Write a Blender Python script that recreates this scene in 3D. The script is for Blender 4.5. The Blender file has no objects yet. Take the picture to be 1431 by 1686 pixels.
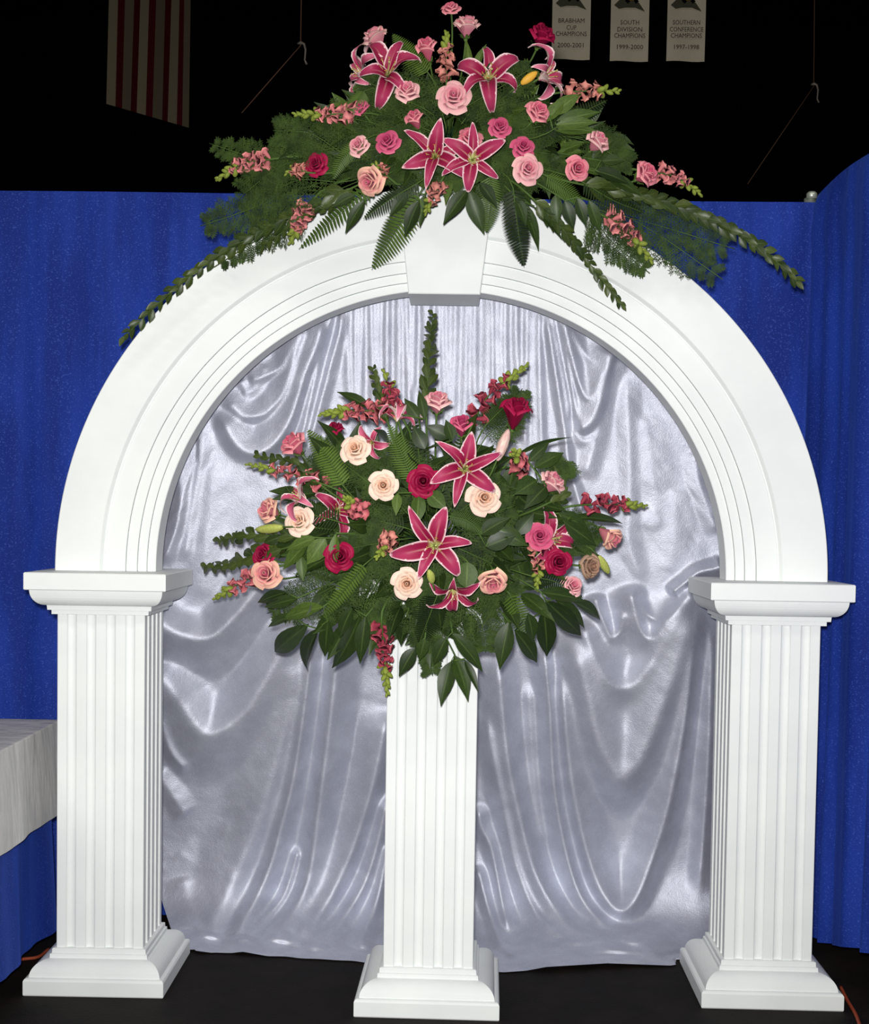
import bpy, math, random
import numpy as np
from mathutils import Vector, Matrix

random.seed(11)
rng = np.random.default_rng(11)
sc = bpy.context.scene
COL = sc.collection

# ------------------------------------------------------------------ camera
FPX, PX, PY = 2250.0, 715.5, 947.0                  # focal length and principal point in pixels of the 1431 x 1686 frame
CAM = Vector((0.0, -3.685, 1.3135))
ROT = (Matrix.Rotation(math.radians(0.624), 3, 'Z') @ Matrix.Rotation(math.pi / 2 - math.atan(97 / 2250), 3, 'X')
       @ Matrix.Rotation(math.radians(0.85), 3, 'Z'))
cd = bpy.data.cameras.new('camera')
cam = bpy.data.objects.new('camera', cd)
COL.objects.link(cam)
cam.matrix_world = Matrix.Translation(CAM) @ ROT.to_4x4()
cd.sensor_width = 36
cd.lens = 36 * FPX / 1686
cd.shift_y = (PY - 843) / 1686
cd.clip_start, cd.clip_end = 0.05, 100
sc.camera = cam

# ------------------------------------------------------------------ world, lights, exposure
w = bpy.data.worlds.new('hall_air')
sc.world = w
w.use_nodes = True
w.node_tree.nodes['Background'].inputs[0].default_value = (0.004, 0.003, 0.003, 1)
w.node_tree.nodes['Background'].inputs[1].default_value = 0.3


def lamp(name, kind, loc, target, power, col=(1, 1, 1), **kw):
    l = bpy.data.lights.new(name, kind)
    l.energy = power
    l.color = col
    for k, v in kw.items():
        setattr(l, k, v)
    o = bpy.data.objects.new(name, l)
    COL.objects.link(o)
    o.location = loc
    o.rotation_euler = (Vector(target) - Vector(loc)).to_track_quat('-Z', 'Y').to_euler()
    return o


# the camera's own flash, just above the lens
lamp('camera_flash', 'SPOT', (-0.03, -3.70, 1.40), (-0.02, 0.1, 1.55), 640, (1.0, 0.985, 0.97),
     spot_size=math.radians(92), spot_blend=1.0, shadow_soft_size=0.035)
# unseen lights added above and behind the camera for soft fill
for lx in (-4.5, 0.0, 4.5):
    for ly in (-9.0, -4.5):
        lamp('soft_fill_light', 'AREA', (lx, ly, 6.8), (lx, ly + 0.01, 0), 75, (1.0, 0.95, 0.88), shape='RECTANGLE', size=1.6, size_y=0.8)

sc.view_settings.view_transform = 'Standard'
sc.view_settings.look = 'None'
sc.view_settings.gamma = 1.0
sc.view_settings.use_curve_mapping = False
sc.view_settings.exposure = -0.15


# ------------------------------------------------------------------ helpers
def at(x, y, Y):
    """the point at depth Y that this pixel of the photograph shows"""
    d = ROT @ Vector(((x - PX) / FPX, -(y - PY) / FPX, -1))
    return CAM + d * ((Y - CAM.y) / d.y)


RN = np.array(ROT)


def at_np(x, y, Y):
    c = np.stack([(x - PX) / FPX, -(y - PY) / FPX, -np.ones_like(x)], -1)
    d = c @ RN.T
    t = (Y - CAM.y) / d[..., 1]
    return np.array(CAM) + d * t[..., None]


def px_m(Y):
    return (Y - CAM.y) / FPX


def srgb(c):
    return tuple(((v / 255) / 12.92 if v / 255 <= 0.04045 else ((v / 255 + 0.055) / 1.055) ** 2.4) for v in c[:3]) + (1.0,)


def newmat(name):
    m = bpy.data.materials.new(name)
    m.use_nodes = True
    nt = m.node_tree
    return m, nt, nt.nodes['Principled BSDF']


def mixnode(nt, fac, a, b):
    n = nt.nodes.new('ShaderNodeMix')
    n.data_type = 'RGBA'
    for sock, v in ((n.inputs[0], fac), (n.inputs[6], a), (n.inputs[7], b)):
        if hasattr(v, 'is_output'):
            nt.links.new(v, sock)
        else:
            sock.default_value = v
    return n.outputs[2]


def mathnode(nt, op, a, b=0.0, clamp=False):
    n = nt.nodes.new('ShaderNodeMath')
    n.operation = op
    n.use_clamp = clamp
    for i, v in enumerate((a, b)):
        if hasattr(v, 'is_output'):
            nt.links.new(v, n.inputs[i])
        else:
            n.inputs[i].default_value = v
    return n.outputs[0]


def noisenode(nt, scale, detail=3.0, stretch=(1, 1, 1), rough=0.55):
    tc = nt.nodes.new('ShaderNodeTexCoord')
    mp = nt.nodes.new('ShaderNodeMapping')
    mp.inputs['Scale'].default_value = stretch
    nt.links.new(tc.outputs['Object'], mp.inputs[0])
    n = nt.nodes.new('ShaderNodeTexNoise')
    n.inputs['Scale'].default_value = scale
    n.inputs['Detail'].default_value = detail
    n.inputs['Roughness'].default_value = rough
    nt.links.new(mp.outputs[0], n.inputs['Vector'])
    return n.outputs['Fac']


def ramp(nt, fac, lo, hi):
    n = nt.nodes.new('ShaderNodeMapRange')
    n.interpolation_type = 'SMOOTHSTEP'
    n.inputs[1].default_value = lo
    n.inputs[2].default_value = hi
    nt.links.new(fac, n.inputs[0])
    return n.outputs[0]


def bump(nt, b, h, strength, dist=0.01):
    n = nt.nodes.new('ShaderNodeBump')
    n.inputs['Strength'].default_value = strength
    n.inputs['Distance'].default_value = dist
    nt.links.new(h, n.inputs['Height'])
    nt.links.new(n.outputs[0], b.inputs['Normal'])


def plain(name, c, rough=0.6, spec=0.3, metal=0.0, var=0.0, c2=None, nscale=20, bscale=0, bstr=0.0, bdist=0.005, stretch=(1, 1, 1)):
    m, nt, b = newmat(name)
    b.inputs['Roughness'].default_value = rough
    b.inputs['Specular IOR Level'].default_value = spec
    b.inputs['Metallic'].default_value = metal
    if c2 is not None:
        f = ramp(nt, noisenode(nt, nscale, 4, stretch), 0.5 - var, 0.5 + var)
        nt.links.new(mixnode(nt, f, srgb(c), srgb(c2)), b.inputs['Base Color'])
    else:
        b.inputs['Base Color'].default_value = srgb(c)
    if bscale:
        bump(nt, b, noisenode(nt, bscale, 3, stretch), bstr, bdist)
    return m


def petal_mat(name, inner, outer, edge, edge_amt=0.6, rough=0.62):
    """petal colour from the petal's own coordinates: x = base to tip, y = inner to outer whorl, z = distance from midrib"""
    m, nt, b = newmat(name)
    a = nt.nodes.new('ShaderNodeAttribute')
    a.attribute_name = 'pv'
    s = nt.nodes.new('ShaderNodeSeparateXYZ')
    nt.links.new(a.outputs['Vector'], s.inputs[0])
    c = mixnode(nt, s.outputs[1], srgb(inner), srgb(outer))
    c = mixnode(nt, mathnode(nt, 'SUBTRACT', 1.0, ramp(nt, s.outputs[0], 0.3, 0.85)), c, srgb(tuple(v * 0.45 + i * 0.45 for v, i in zip(inner, outer))))  # shade and bounced light deep in the bloom, painted as a darker petal base
    f = mathnode(nt, 'MULTIPLY', ramp(nt, s.outputs[0], 0.82, 1.0), edge_amt)
    c = mixnode(nt, f, c, srgb(edge))
    nt.links.new(c, b.inputs['Base Color'])
    b.inputs['Roughness'].default_value = rough
    b.inputs['Specular IOR Level'].default_value = 0.15
    b.inputs['Subsurface Weight'].default_value = 0.08
    b.inputs['Subsurface Radius'].default_value = (0.01, 0.004, 0.004)
    return m


def lily_mat(name, deep, mid, edge, back):
    m, nt, b = newmat(name)
    a = nt.nodes.new('ShaderNodeAttribute')
    a.attribute_name = 'pv'
    s = nt.nodes.new('ShaderNodeSeparateXYZ')
    nt.links.new(a.outputs['Vector'], s.inputs[0])
    v, side, u = s.outputs[0], s.outputs[1], s.outputs[2]
    c = mixnode(nt, ramp(nt, v, 0.25, 0.95), srgb(deep), srgb(mid))
    rib = mathnode(nt, 'MULTIPLY', mathnode(nt, 'SUBTRACT', 1.0, ramp(nt, u, 0.03, 0.14)), ramp(nt, mathnode(nt, 'SUBTRACT', 1.0, v), 0.3, 0.9))
    c = mixnode(nt, mathnode(nt, 'MULTIPLY', rib, 0.35), c, srgb((244, 214, 190)))
    throat = mathnode(nt, 'SUBTRACT', 1.0, ramp(nt, v, 0.06, 0.2))
    c = mixnode(nt, throat, c, srgb((190, 205, 120)))
    e = mathnode(nt, 'MAXIMUM', ramp(nt, u, 0.74, 0.97), ramp(nt, v, 0.88, 1.0))
    c = mixnode(nt, e, c, srgb(edge))
    spots = mathnode(nt, 'MULTIPLY', ramp(nt, noisenode(nt, 260, 1), 0.62, 0.66), ramp(nt, mathnode(nt, 'SUBTRACT', 1.0, v), 0.35, 0.7))
    c = mixnode(nt, mathnode(nt, 'MULTIPLY', spots, 0.6), c, srgb((110, 10, 50)))
    cb = mixnode(nt, mathnode(nt, 'SUBTRACT', 1.0, ramp(nt, u, 0.0, 0.35)), srgb(back), srgb((214, 130, 150)))
    c = mixnode(nt, ramp(nt, side, 0.4, 0.6), c, cb)
    nt.links.new(c, b.inputs['Base Color'])
    b.inputs['Roughness'].default_value = 0.5
    b.inputs['Specular IOR Level'].default_value = 0.2
    return m


def leaf_mat(name, c1, c2, rib, rough=0.42, spec=0.35):
    m, nt, b = newmat(name)
    oi = nt.nodes.new('ShaderNodeObjectInfo')
    c = mixnode(nt, oi.outputs['Random'], srgb(c1), srgb(c2))
    n = ramp(nt, noisenode(nt, 9, 3), 0.35, 0.7)
    c = mixnode(nt, mathnode(nt, 'MULTIPLY', n, 0.45), c, srgb(tuple(v * 0.6 for v in c1)))
    a = nt.nodes.new('ShaderNodeAttribute')
    a.attribute_name = 'pv'
    s = nt.nodes.new('ShaderNodeSeparateXYZ')
    nt.links.new(a.outputs['Vector'], s.inputs[0])
    f = mathnode(nt, 'MULTIPLY', mathnode(nt, 'SUBTRACT', 1.0, ramp(nt, s.outputs[2], 0.02, 0.12)), 0.5)
    c = mixnode(nt, f, c, srgb(rib))
    nt.links.new(c, b.inputs['Base Color'])
    b.inputs['Roughness'].default_value = rough
    b.inputs['Specular IOR Level'].default_value = spec
    return m


def mesh(name, verts, faces, mat, smooth=True, pv=None):
    me = bpy.data.meshes.new(name)
    me.from_pydata([tuple(v) for v in verts], [], [tuple(f) for f in faces])
    if mat:
        me.materials.append(mat)
    if smooth:
        me.polygons.foreach_set('use_smooth', [True] * len(me.polygons))
    if pv is not None:
        a = me.attributes.new('pv', 'FLOAT_VECTOR', 'POINT')
        a.data.foreach_set('vector', np.asarray(pv, dtype=np.float32).ravel())
    me.update()
    return me


def link(name, me, parent=None, M=None, kind=None):
    o = bpy.data.objects.new(name, me)
    COL.objects.link(o)
    if parent is not None:
        o.parent = parent
    if M is not None:
        o.matrix_basis = M
    if kind:
        o['kind'] = kind
    return o


def tag(o, label, cat, group=None):
    o['label'] = label
    o['category'] = cat
    if group:
        o['group'] = group
    return o


def empty(name, loc, label, cat, group=None, rz=0.0):
    o = bpy.data.objects.new(name, None)
    COL.objects.link(o)
    o.empty_display_size = 0.05
    o.location = loc
    o.rotation_euler = (0, 0, rz)
    return tag(o, label, cat, group)


def rel(parent, M):
    """world matrix M as the basis matrix of a child of an unrotated Empty"""
    return Matrix.Translation(-Vector(parent.location)) @ M


def frame(origin, zdir, spin=0.0, scale=1.0):
    z = Vector(zdir).normalized()
    q = z.to_track_quat('Z', 'Y').to_matrix().to_4x4()
    s = scale if hasattr(scale, '__len__') else (scale,) * 3
    return Matrix.Translation(origin) @ q @ Matrix.Rotation(spin, 4, 'Z') @ Matrix.Diagonal((s[0], s[1], s[2], 1))


def frame_y(base, tip, width, nrm, thick=None):
    """unit leaf along +Y laid from base to tip, its face towards nrm"""
    y = (tip - base)
    L = y.length
    y.normalize()
    n = Vector(nrm)
    n = n - y * n.dot(y)
    if n.length < 1e-4:
        n = Vector((0, -1, 0.3)) - y * Vector((0, -1, 0.3)).dot(y)
    n.normalize()
    x = y.cross(n)
    M = Matrix((x, y, n)).transposed().to_4x4()
    return Matrix.Translation(base) @ M @ Matrix.Diagonal((width, L, thick or L, 1))


def catmull(P, n=40):
    P = np.asarray(P, dtype=float)
    if len(P) == 2:
        t = np.linspace(0, 1, n)[:, None]
        return P[0] * (1 - t) + P[1] * t
    Q = np.vstack([2 * P[0] - P[1], P, 2 * P[-1] - P[-2]])
    out = []
    k = max(2, n // (len(P) - 1))
    for i in range(1, len(Q) - 2):
        p0, p1, p2, p3 = Q[i - 1:i + 3]
        for t in np.linspace(0, 1, k, endpoint=False):
            out.append(0.5 * (2 * p1 + (p2 - p0) * t + (2 * p0 - 5 * p1 + 4 * p2 - p3) * t ** 2 + (3 * p1 - p0 - 3 * p2 + p3) * t ** 3))
    out.append(P[-1])
    return np.array(out)


def tube_data(pts, radii, seg=6, cap=True):
    pts = [Vector(p) for p in pts]
    V, F = [], []
    ref = Vector((0.31, 0.9, 0.27))
    for i, p in enumerate(pts):
        t = (pts[min(i + 1, len(pts) - 1)] - pts[max(i - 1, 0)]).normalized()
        a = t.cross(ref).normalized()
        b = t.cross(a)
        r = radii[i] if hasattr(radii, '__len__') else radii
        for k in range(seg):
            an = 2 * math.pi * k / seg
            V.append(p + a * (r * math.cos(an)) + b * (r * math.sin(an)))
    for i in range(len(pts) - 1):
        for k in range(seg):
            k2 = (k + 1) % seg
            F.append((i * seg + k, i * seg + k2, (i + 1) * seg + k2, (i + 1) * seg + k))
    if cap:
        F.append(tuple(range(seg))[::-1])
        F.append(tuple((len(pts) - 1) * seg + k for k in range(seg)))
    return V, F


def tube(name, pts, radii, mat, parent=None, seg=6):
    off = Vector(parent.location) if parent is not None else Vector((0, 0, 0))
    V, F = tube_data(pts, radii, seg)
    return link(name, mesh(name, [v - off for v in V], F, mat), parent)


def boxdata(x0, x1, y0, y1, z0, z1):
    V = [(x0, y0, z0), (x1, y0, z0), (x1, y1, z0), (x0, y1, z0), (x0, y0, z1), (x1, y0, z1), (x1, y1, z1), (x0, y1, z1)]
    F = [(3, 2, 1, 0), (4, 5, 6, 7), (0, 1, 5, 4), (1, 2, 6, 5), (2, 3, 7, 6), (3, 0, 4, 7)]
    return V, F


def box(name, b, mat, parent=None, kind=None):
    return link(name, mesh(name, *boxdata(*b), mat, smooth=False), parent, None, kind)


# ------------------------------------------------------------------ materials of the setting
M_FLOOR = plain('dark_stage_floor', (27, 22, 18), 0.75, 0.15, c2=(18, 15, 13), var=0.2, nscale=8, bscale=90, bstr=0.25)
M_HALL = plain('black_hall', (7, 4, 5), 0.9, 0.1)
M_WHITE = plain('white_plaster_paint', (233, 237, 234), 0.55, 0.25, c2=(226, 230, 229), var=0.25, nscale=5, bscale=160, bstr=0.08, bdist=0.002)

# ------------------------------------------------------------------ the hall
for n, b in (('floor', (-14, 14, -16, 18, -0.2, 0.0)), ('ceiling', (-14, 14, -16, 18, 9.0, 9.2)), ('wall_back', (-14, 14, 18, 18.2, 0, 9)),
             ('wall_front', (-14, 14, -16.2, -16, 0, 9)), ('wall_left', (-14.2, -14, -16, 18, 0, 9)), ('wall_right', (14, 14.2, -16, 18, 0, 9))):
    box(n, b, M_FLOOR if n == 'floor' else M_HALL, kind='structure')


# ------------------------------------------------------------------ columns
def square_loft(prof):
    """mitred square moulding: prof is a list of (half width, height)"""
    V, F = [], []
    for i in range(len(prof) - 1):
        for (h, z) in (prof[i], prof[i + 1]):
            V += [(-h, -h, z), (h, -h, z), (h, h, z), (-h, h, z)]
        o = i * 8
        for k in range(4):
            F.append((o + k, o + (k + 1) % 4, o + 4 + (k + 1) % 4, o + 4 + k))
    n = len(V)
    h, z = prof[0]
    V += [(-h, -h, z), (h, -h, z), (h, h, z), (-h, h, z)]
    F.append((n + 3, n + 2, n + 1, n))
    h, z = prof[-1]
    V += [(-h, -h, z), (h, -h, z), (h, h, z), (-h, h, z)]
    F.append((n + 4, n + 5, n + 6, n + 7))
    return V, F


def loft_mesh(name, prof):
    return mesh(name, *square_loft(prof), M_WHITE, smooth=False)


H = 1.148
plinth_me = loft_mesh('plinth', [(0.1885, 0.0), (0.1905, 0.003), (0.1905, 0.040), (0.1875, 0.0455), (0.183, 0.0475)])
arc = [(0.178 - 0.042 * (1 - math.cos(a)), 0.0475 + 0.040 * math.sin(a)) for a in np.linspace(0.0, math.pi / 2, 10)]
base_me = loft_mesh('base_moulding', arc + [(0.134, 0.0885), (0.1335, 0.099), (0.129, 0.1005), (0.1285, 0.112), (0.126, 0.1135)])
arc = [(0.143 + 0.036 * math.sin(a), H - 0.047 - 0.043 * math.cos(a)) for a in np.linspace(0.0, math.pi / 2, 10)]
cap_me = loft_mesh('capital_moulding', [(0.124, H - 0.1155), (0.132, H - 0.115), (0.132, H - 0.1035), (0.141, H - 0.103), (0.142, H - 0.0915)] + arc)
aba_me = loft_mesh('abacus', [(0.1885, H - 0.047), (0.1905, H - 0.045), (0.1905, H - 0.0025), (0.188, H)])
side = []
hw, wd = 0.1195, 2 * 0.1195 / 9
for k in range(9):
    x0 = -hw + wd * k
    if k % 2 == 0:
        side += [(x0 + (0.0015 if k == 0 else 0), -hw), (x0 + wd - (0.0015 if k == 8 else 0), -hw)]
    else:
        for a in np.linspace(0, math.pi, 9)[1:-1]:
            side.append((x0 + wd / 2 - wd / 2 * math.cos(a), -hw + 0.008 * math.sin(a)))
sec = []
for q in range(4):
    c, s = [(1, 0), (0, 1), (-1, 0), (0, -1)][q]
    sec += [(x * c - y * s, x * s + y * c) for x, y in side]
n = len(sec)
z0, z1 = 0.112, H - 0.1145
V = [(x, y, z0) for x, y in sec] + [(x, y, z1) for x, y in sec]
shaft_me = mesh('shaft', V, [(i, (i + 1) % n, n + (i + 1) % n, n + i) for i in range(n)] + [tuple(range(n, 2 * n)), tuple(range(n))[::-1]], M_WHITE, smooth=False)
for (x, y, rz, lab) in ((-0.9465, 0.137, 0.0, 'white fluted square column under the left foot of the arch, by the table'),
                        (0.8895, 0.137, -0.015, 'white fluted square column under the right foot of the arch'),
                        (-0.0375, 0.022, -0.028, 'white fluted square pedestal in the centre carrying the lower flower arrangement')):
    c = empty('column', (x, y, 0), lab, 'column', 'white fluted columns', rz)
    link('plinth', plinth_me, link('base', base_me, c))
    link('shaft', shaft_me, c)
    link('abacus', aba_me, link('capital', cap_me, c))

# ------------------------------------------------------------------ arch
AX, AZ, Y0A, Y1A = -0.0255, 1.1485, 0.081, 0.192
arch = empty('arch', (AX, 0.136, AZ), 'white moulded semicircular arch resting on the two outer columns', 'arch')
prof = [(1.0665, Y1A), (1.0665, Y0A + 0.002), (1.0645, Y0A), (0.943, Y0A), (0.9405, Y0A + 0.003), (0.9345, Y0A + 0.013), (0.9315, Y0A + 0.0125), (0.930, Y0A + 0.010)]
yy = Y0A + 0.010
for r in (0.8735, 0.8425, 0.8166):
    prof += [(r, yy), (r - 0.0008, yy + 0.012), (r - 0.0030, yy + 0.012), (r - 0.0036, yy + 0.0045)]
    yy += 0.0045
prof += [(0.7935, yy), (0.7915, yy + 0.002), (0.7915, Y1A)]
V, F = [], []
NS = 128
closed = prof + [prof[0]]
for i in range(len(closed) - 1):
    for j in range(NS + 1):
        a = math.pi * j / NS
        for r, y in (closed[i], closed[i + 1]):
            V.append((-r * math.cos(a), y - 0.136, r * math.sin(a) * 0.994))
    o = i * (NS + 1) * 2
    for j in range(NS):
        F.append((o + 2 * j, o + 2 * j + 1, o + 2 * j + 3, o + 2 * j + 2))
link('arch_ring', mesh('arch_ring', V, F, M_WHITE), arch)
kz = lambda z: z - AZ
kb, kt = 1.9135, 2.262
hb = lambda z: 0.097 + (z - 1.9135) * 0.118
V, F = [], []
for (ya, ins) in ((0.036, 0.0025), (0.0385, 0.0), (0.236, 0.0)):
    for z, sx in ((kb + ins, -1), (kb + ins, 1), (kt - ins, 1), (kt - ins, -1)):
        V.append((sx * (hb(z) - ins), ya - 0.136, kz(z)))
for i in range(2):
    for k in range(4):
        F.append((i * 4 + k, i * 4 + (k + 1) % 4, i * 4 + 4 + (k + 1) % 4, i * 4 + 4 + k))
F += [(0, 1, 2, 3)[::-1], (8, 9, 10, 11)]
link('keystone', mesh('keystone', V, F, M_WHITE, smooth=False), arch)

# ------------------------------------------------------------------ silver drape
def silver():
    m, nt, b = newmat('silver_crushed_velvet')
    f = ramp(nt, noisenode(nt, 14, 5), 0.35, 0.7)
    sp = ramp(nt, noisenode(nt, 420, 2), 0.60, 0.74)
    c = mixnode(nt, f, srgb((190, 193, 206)), srgb((203, 206, 218)))
    c = mixnode(nt, mathnode(nt, 'MULTIPLY', sp, 0.8), c, srgb((246, 246, 252)))
    nt.links.new(c, b.inputs['Base Color'])
    b.inputs['Metallic'].default_value = 0.68
    b.inputs['Roughness'].default_value = 0.565
    b.inputs['Sheen Weight'].default_value = 0.15
    b.inputs['Sheen Roughness'].default_value = 0.4
    h = mathnode(nt, 'ADD', mathnode(nt, 'MULTIPLY', noisenode(nt, 360, 2), 0.9), mathnode(nt, 'MULTIPLY', noisenode(nt, 70, 4), 0.8))
    bump(nt, b, h, 0.42, 0.003)
    return m


M_SILVER = silver()
# fold crests: pixel polyline, height (m), width on its left / right side when walking along it (px)
FOLDS = [
    # upper left swags
    ([(565, 500), (563, 517), (557, 554), (545, 596), (536, 631), (523, 679), (514, 712), (500, 760)], 0.020, 9, 6),
    ([(549, 500), (544, 522), (529, 576), (518, 625), (507, 673), (500, 705), (485, 750)], 0.020, 8, 8),
    ([(536, 510), (531, 535), (520, 573), (502, 618), (483, 679), (468, 711), (446, 737), (423, 747), (401, 744), (381, 724), (369, 699), (357, 668)], 0.042, 9, 26),
    ([(505, 530), (499, 547), (487, 576), (478, 615), (465, 650), (446, 673), (430, 684), (401, 686), (381, 670), (358, 660)], 0.030, 8, 18),
    ([(497, 535), (492, 549), (471, 589), (462, 605), (433, 621), (405, 628)], 0.020, 7, 12),
    ([(520, 520), (510, 560), (496, 610), (482, 645)], 0.012, 6, 6),
    ([(440, 600), (420, 640), (395, 650)], 0.012, 10, 10),
    ([(395, 625), (408, 650), (400, 670)], 0.010, 8, 8),
    ([(318, 715), (312, 734), (304, 779), (291, 866), (266, 933)], 0.026, 10, 10),
    ([(336, 700), (330, 760), (320, 820), (311, 870), (306, 930)], 0.012, 10, 14),
    ([(352, 760), (345, 830), (338, 920), (330, 990)], 0.010, 18, 18),
    # upper right
    ([(888, 500), (888, 512), (889, 609), (892, 724), (896, 800)], 0.012, 6, 8),
    ([(898, 505), (900, 519), (909, 576), (918, 634), (925, 679), (931, 718), (937, 769), (954, 827), (968, 880)], 0.020, 8, 7),
    ([(907, 508), (909, 522), (921, 586), (934, 660), (937, 702)], 0.012, 5, 5),
    ([(919, 510), (921, 525), (937, 609), (947, 666), (950, 705)], 0.016, 6, 5),
    ([(926, 515), (928, 528), (937, 570), (950, 618), (960, 647), (970, 657), (982, 644), (990, 620), (994, 595)], 0.026, 12, 7),
    ([(940, 540), (955, 570), (970, 590), (985, 600)], 0.014, 9, 9),
    ([(1014, 570), (1008, 583), (999, 621), (986, 673), (973, 699), (957, 708), (944, 710)], 0.040, 7, 26),
    ([(944, 708), (957, 724), (968, 726), (980, 717)], 0.014, 9, 9),
    ([(1020, 580), (1008, 620), (992, 670), (986, 699), (973, 753), (958, 790)], 0.016, 12, 12),
    ([(1031, 610), (1036, 737), (1037, 834), (1034, 882), (1045, 925), (1062, 970)], 0.014, 14, 12),
    ([(1060, 680), (1075, 780), (1085, 880)], 0.010, 22, 22),
    ([(1140, 740), (1143, 747), (1153, 802), (1170, 850), (1182, 880)], 0.014, 12, 12),
    ([(1110, 800), (1112, 880), (1100, 950)], 0.010, 20, 20),
    # bunch caught on the right capital
    ([(1195, 928), (1178, 936), (1150, 943), (1125, 962), (1101, 981)], 0.030, 10, 10),
    ([(1165, 955), (1135, 975), (1112, 1008), (1092, 1022), (1066, 1012), (1052, 985)], 0.022, 12, 10),
    # lower right swags
    ([(1036, 960), (1041, 980), (1052, 1026), (1064, 1050), (1079, 1048), (1102, 1018), (1132, 988), (1150, 965)], 0.034, 14, 26),
    ([(980, 975), (984, 999), (1003, 1044), (1010, 1050), (1022, 1037), (1026, 1000)], 0.024, 12, 14),
    ([(955, 1010), (967, 1052), (984, 1090), (1003, 1124), (1029, 1134), (1052, 1120), (1083, 1075), (1113, 1026), (1143, 980)], 0.034, 24, 30),
    ([(935, 1030), (950, 1082), (965, 1139), (980, 1208), (1003, 1261), (1022, 1286), (1041, 1272), (1064, 1238), (1090, 1170), (1113, 1105), (1136, 1026), (1146, 980)], 0.046, 60, 26),
    ([(895, 1040), (899, 1094), (906, 1170), (912, 1284), (927, 1379), (950, 1462), (980, 1508), (1010, 1530), (1045, 1536)], 0.028, 12, 15),
    ([(915, 1060), (925, 1132), (935, 1246), (950, 1341), (973, 1428), (995, 1477), (1022, 1500), (1048, 1481), (1075, 1416), (1102, 1322), (1124, 1208), (1140, 1094), (1148, 1000)], 0.034, 26, 12),
    ([(815, 1050), (823, 1113), (836, 1246), (855, 1341), (881, 1436), (912, 1492), (942, 1527), (988, 1542), (1041, 1549), (1132, 1553)], 0.032, 17, 24),
    ([(800, 1150), (809, 1227), (832, 1341), (851, 1428), (881, 1500), (912, 1530), (950, 1553), (1026, 1566), (1132, 1564)], 0.022, 12, 14),
    ([(785, 1320), (792, 1360), (809, 1398), (828, 1492), (840, 1540)], 0.018, 12, 9),
    ([(784, 1420), (790, 1443), (809, 1511), (832, 1564), (880, 1580)], 0.018, 10, 8),
    ([(870, 1120), (876, 1230), (884, 1330), (898, 1400)], 0.008, 12, 10),
    ([(1152, 985), (1140, 1094), (1128, 1208), (1108, 1330), (1085, 1430)], 0.022, 10, 14),
    ([(1168, 1010), (1170, 1094), (1166, 1246), (1158, 1379), (1150, 1480)], 0.016, 12, 12),
    # lower left swags
    ([(240, 1005), (259, 1024), (289, 1043), (324, 1052), (350, 1048), (380, 1022), (407, 991), (430, 960), (445, 930)], 0.036, 24, 34),
    ([(245, 1080), (263, 1113), (305, 1170), (335, 1208), (365, 1204), (403, 1174), (430, 1132), (456, 1086), (475, 1048), (490, 1000)], 0.034, 30, 40),
    ([(343, 1251), (392, 1208), (430, 1143), (456, 1094)], 0.007, 10, 3),
    ([(255, 1150), (259, 1170), (282, 1238), (312, 1272)], 0.016, 12, 9),
    ([(255, 1270), (274, 1295), (308, 1345)], 0.008, 14, 12),
    ([(300, 1130), (330, 1150), (360, 1140)], 0.003, 18, 16),
    ([(290, 1400), (330, 1425), (370, 1400)], 0.003, 22, 20),
    ([(490, 1060), (483, 1132), (472, 1189), (453, 1265), (430, 1341), (399, 1417), (365, 1493), (331, 1553)], 0.024, 22, 40),
    ([(515, 1040), (511, 1086), (498, 1189), (483, 1284), (464, 1360), (445, 1428), (415, 1493), (373, 1561)], 0.028, 15, 16),
    ([(553, 1040), (551, 1105), (540, 1208), (523, 1341), (511, 1428), (494, 1481), (460, 1531), (411, 1565)], 0.030, 24, 14),
    ([(495, 1390), (489, 1409), (468, 1474), (430, 1519), (395, 1550)], 0.016, 7, 9),
    ([(578, 1060), (578, 1086), (574, 1193), (572, 1260)], 0.006, 8, 3),
    ([(640, 1160), (631, 1215), (612, 1303), (582, 1398), (551, 1466), (513, 1523), (468, 1565)], 0.030, 13, 26),
    ([(640, 1300), (633, 1341), (608, 1436), (574, 1500), (529, 1550), (490, 1568)], 0.024, 11, 14),
    ([(645, 1380), (635, 1417), (620, 1485), (589, 1569)], 0.022, 10, 12),
    ([(300, 1440), (320, 1510), (345, 1555)], 0.008, 24, 20),
    # hem
    ([(300, 1556), (400, 1566), (520, 1577), (650, 1584)], 0.012, 8, 8),
    ([(800, 1588), (930, 1580), (1050, 1578), (1140, 1580)], 0.012, 8, 8),
]
for i, x in enumerate(np.arange(572, 885, 14.0)):       # gathered pleats at the head of the cloth
    x += random.uniform(-5, 5)
    FOLDS.append(([(x, 455), (x + random.uniform(-3, 3), 560), (x + random.uniform(-8, 8), random.uniform(640, 760))], random.uniform(0.005, 0.010), 5.5, 5.5))
NX, NY = 330, 390
HEMX = [230, 305, 365, 400, 450, 540, 600, 650, 700, 830, 900, 1000, 1110, 1210]
HEMY = [1556, 1563, 1571, 1567, 1576, 1585, 1588, 1592, 1600, 1605, 1592, 1586, 1590, 1590]
gx, gv = np.meshgrid(np.linspace(0, 1, NX), np.linspace(0, 1, NY))
left_of = lambda y: np.interp(y, [0, 1430, 1451, 1531, 1561, 1700], [236, 240, 256, 282, 306, 306])
xx = 236 + gx * (1206 - 236)
for _ in range(3):
    ytop = 945 - np.sqrt(np.maximum(0, 556.0 ** 2 - (xx - 727) ** 2))
    yhem = np.interp(xx, HEMX, HEMY)
    pyy = ytop + gv * (yhem - ytop)
    xl = left_of(pyy)
    xx = xl + gx * (1206 - xl)
pxx = xx
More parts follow.
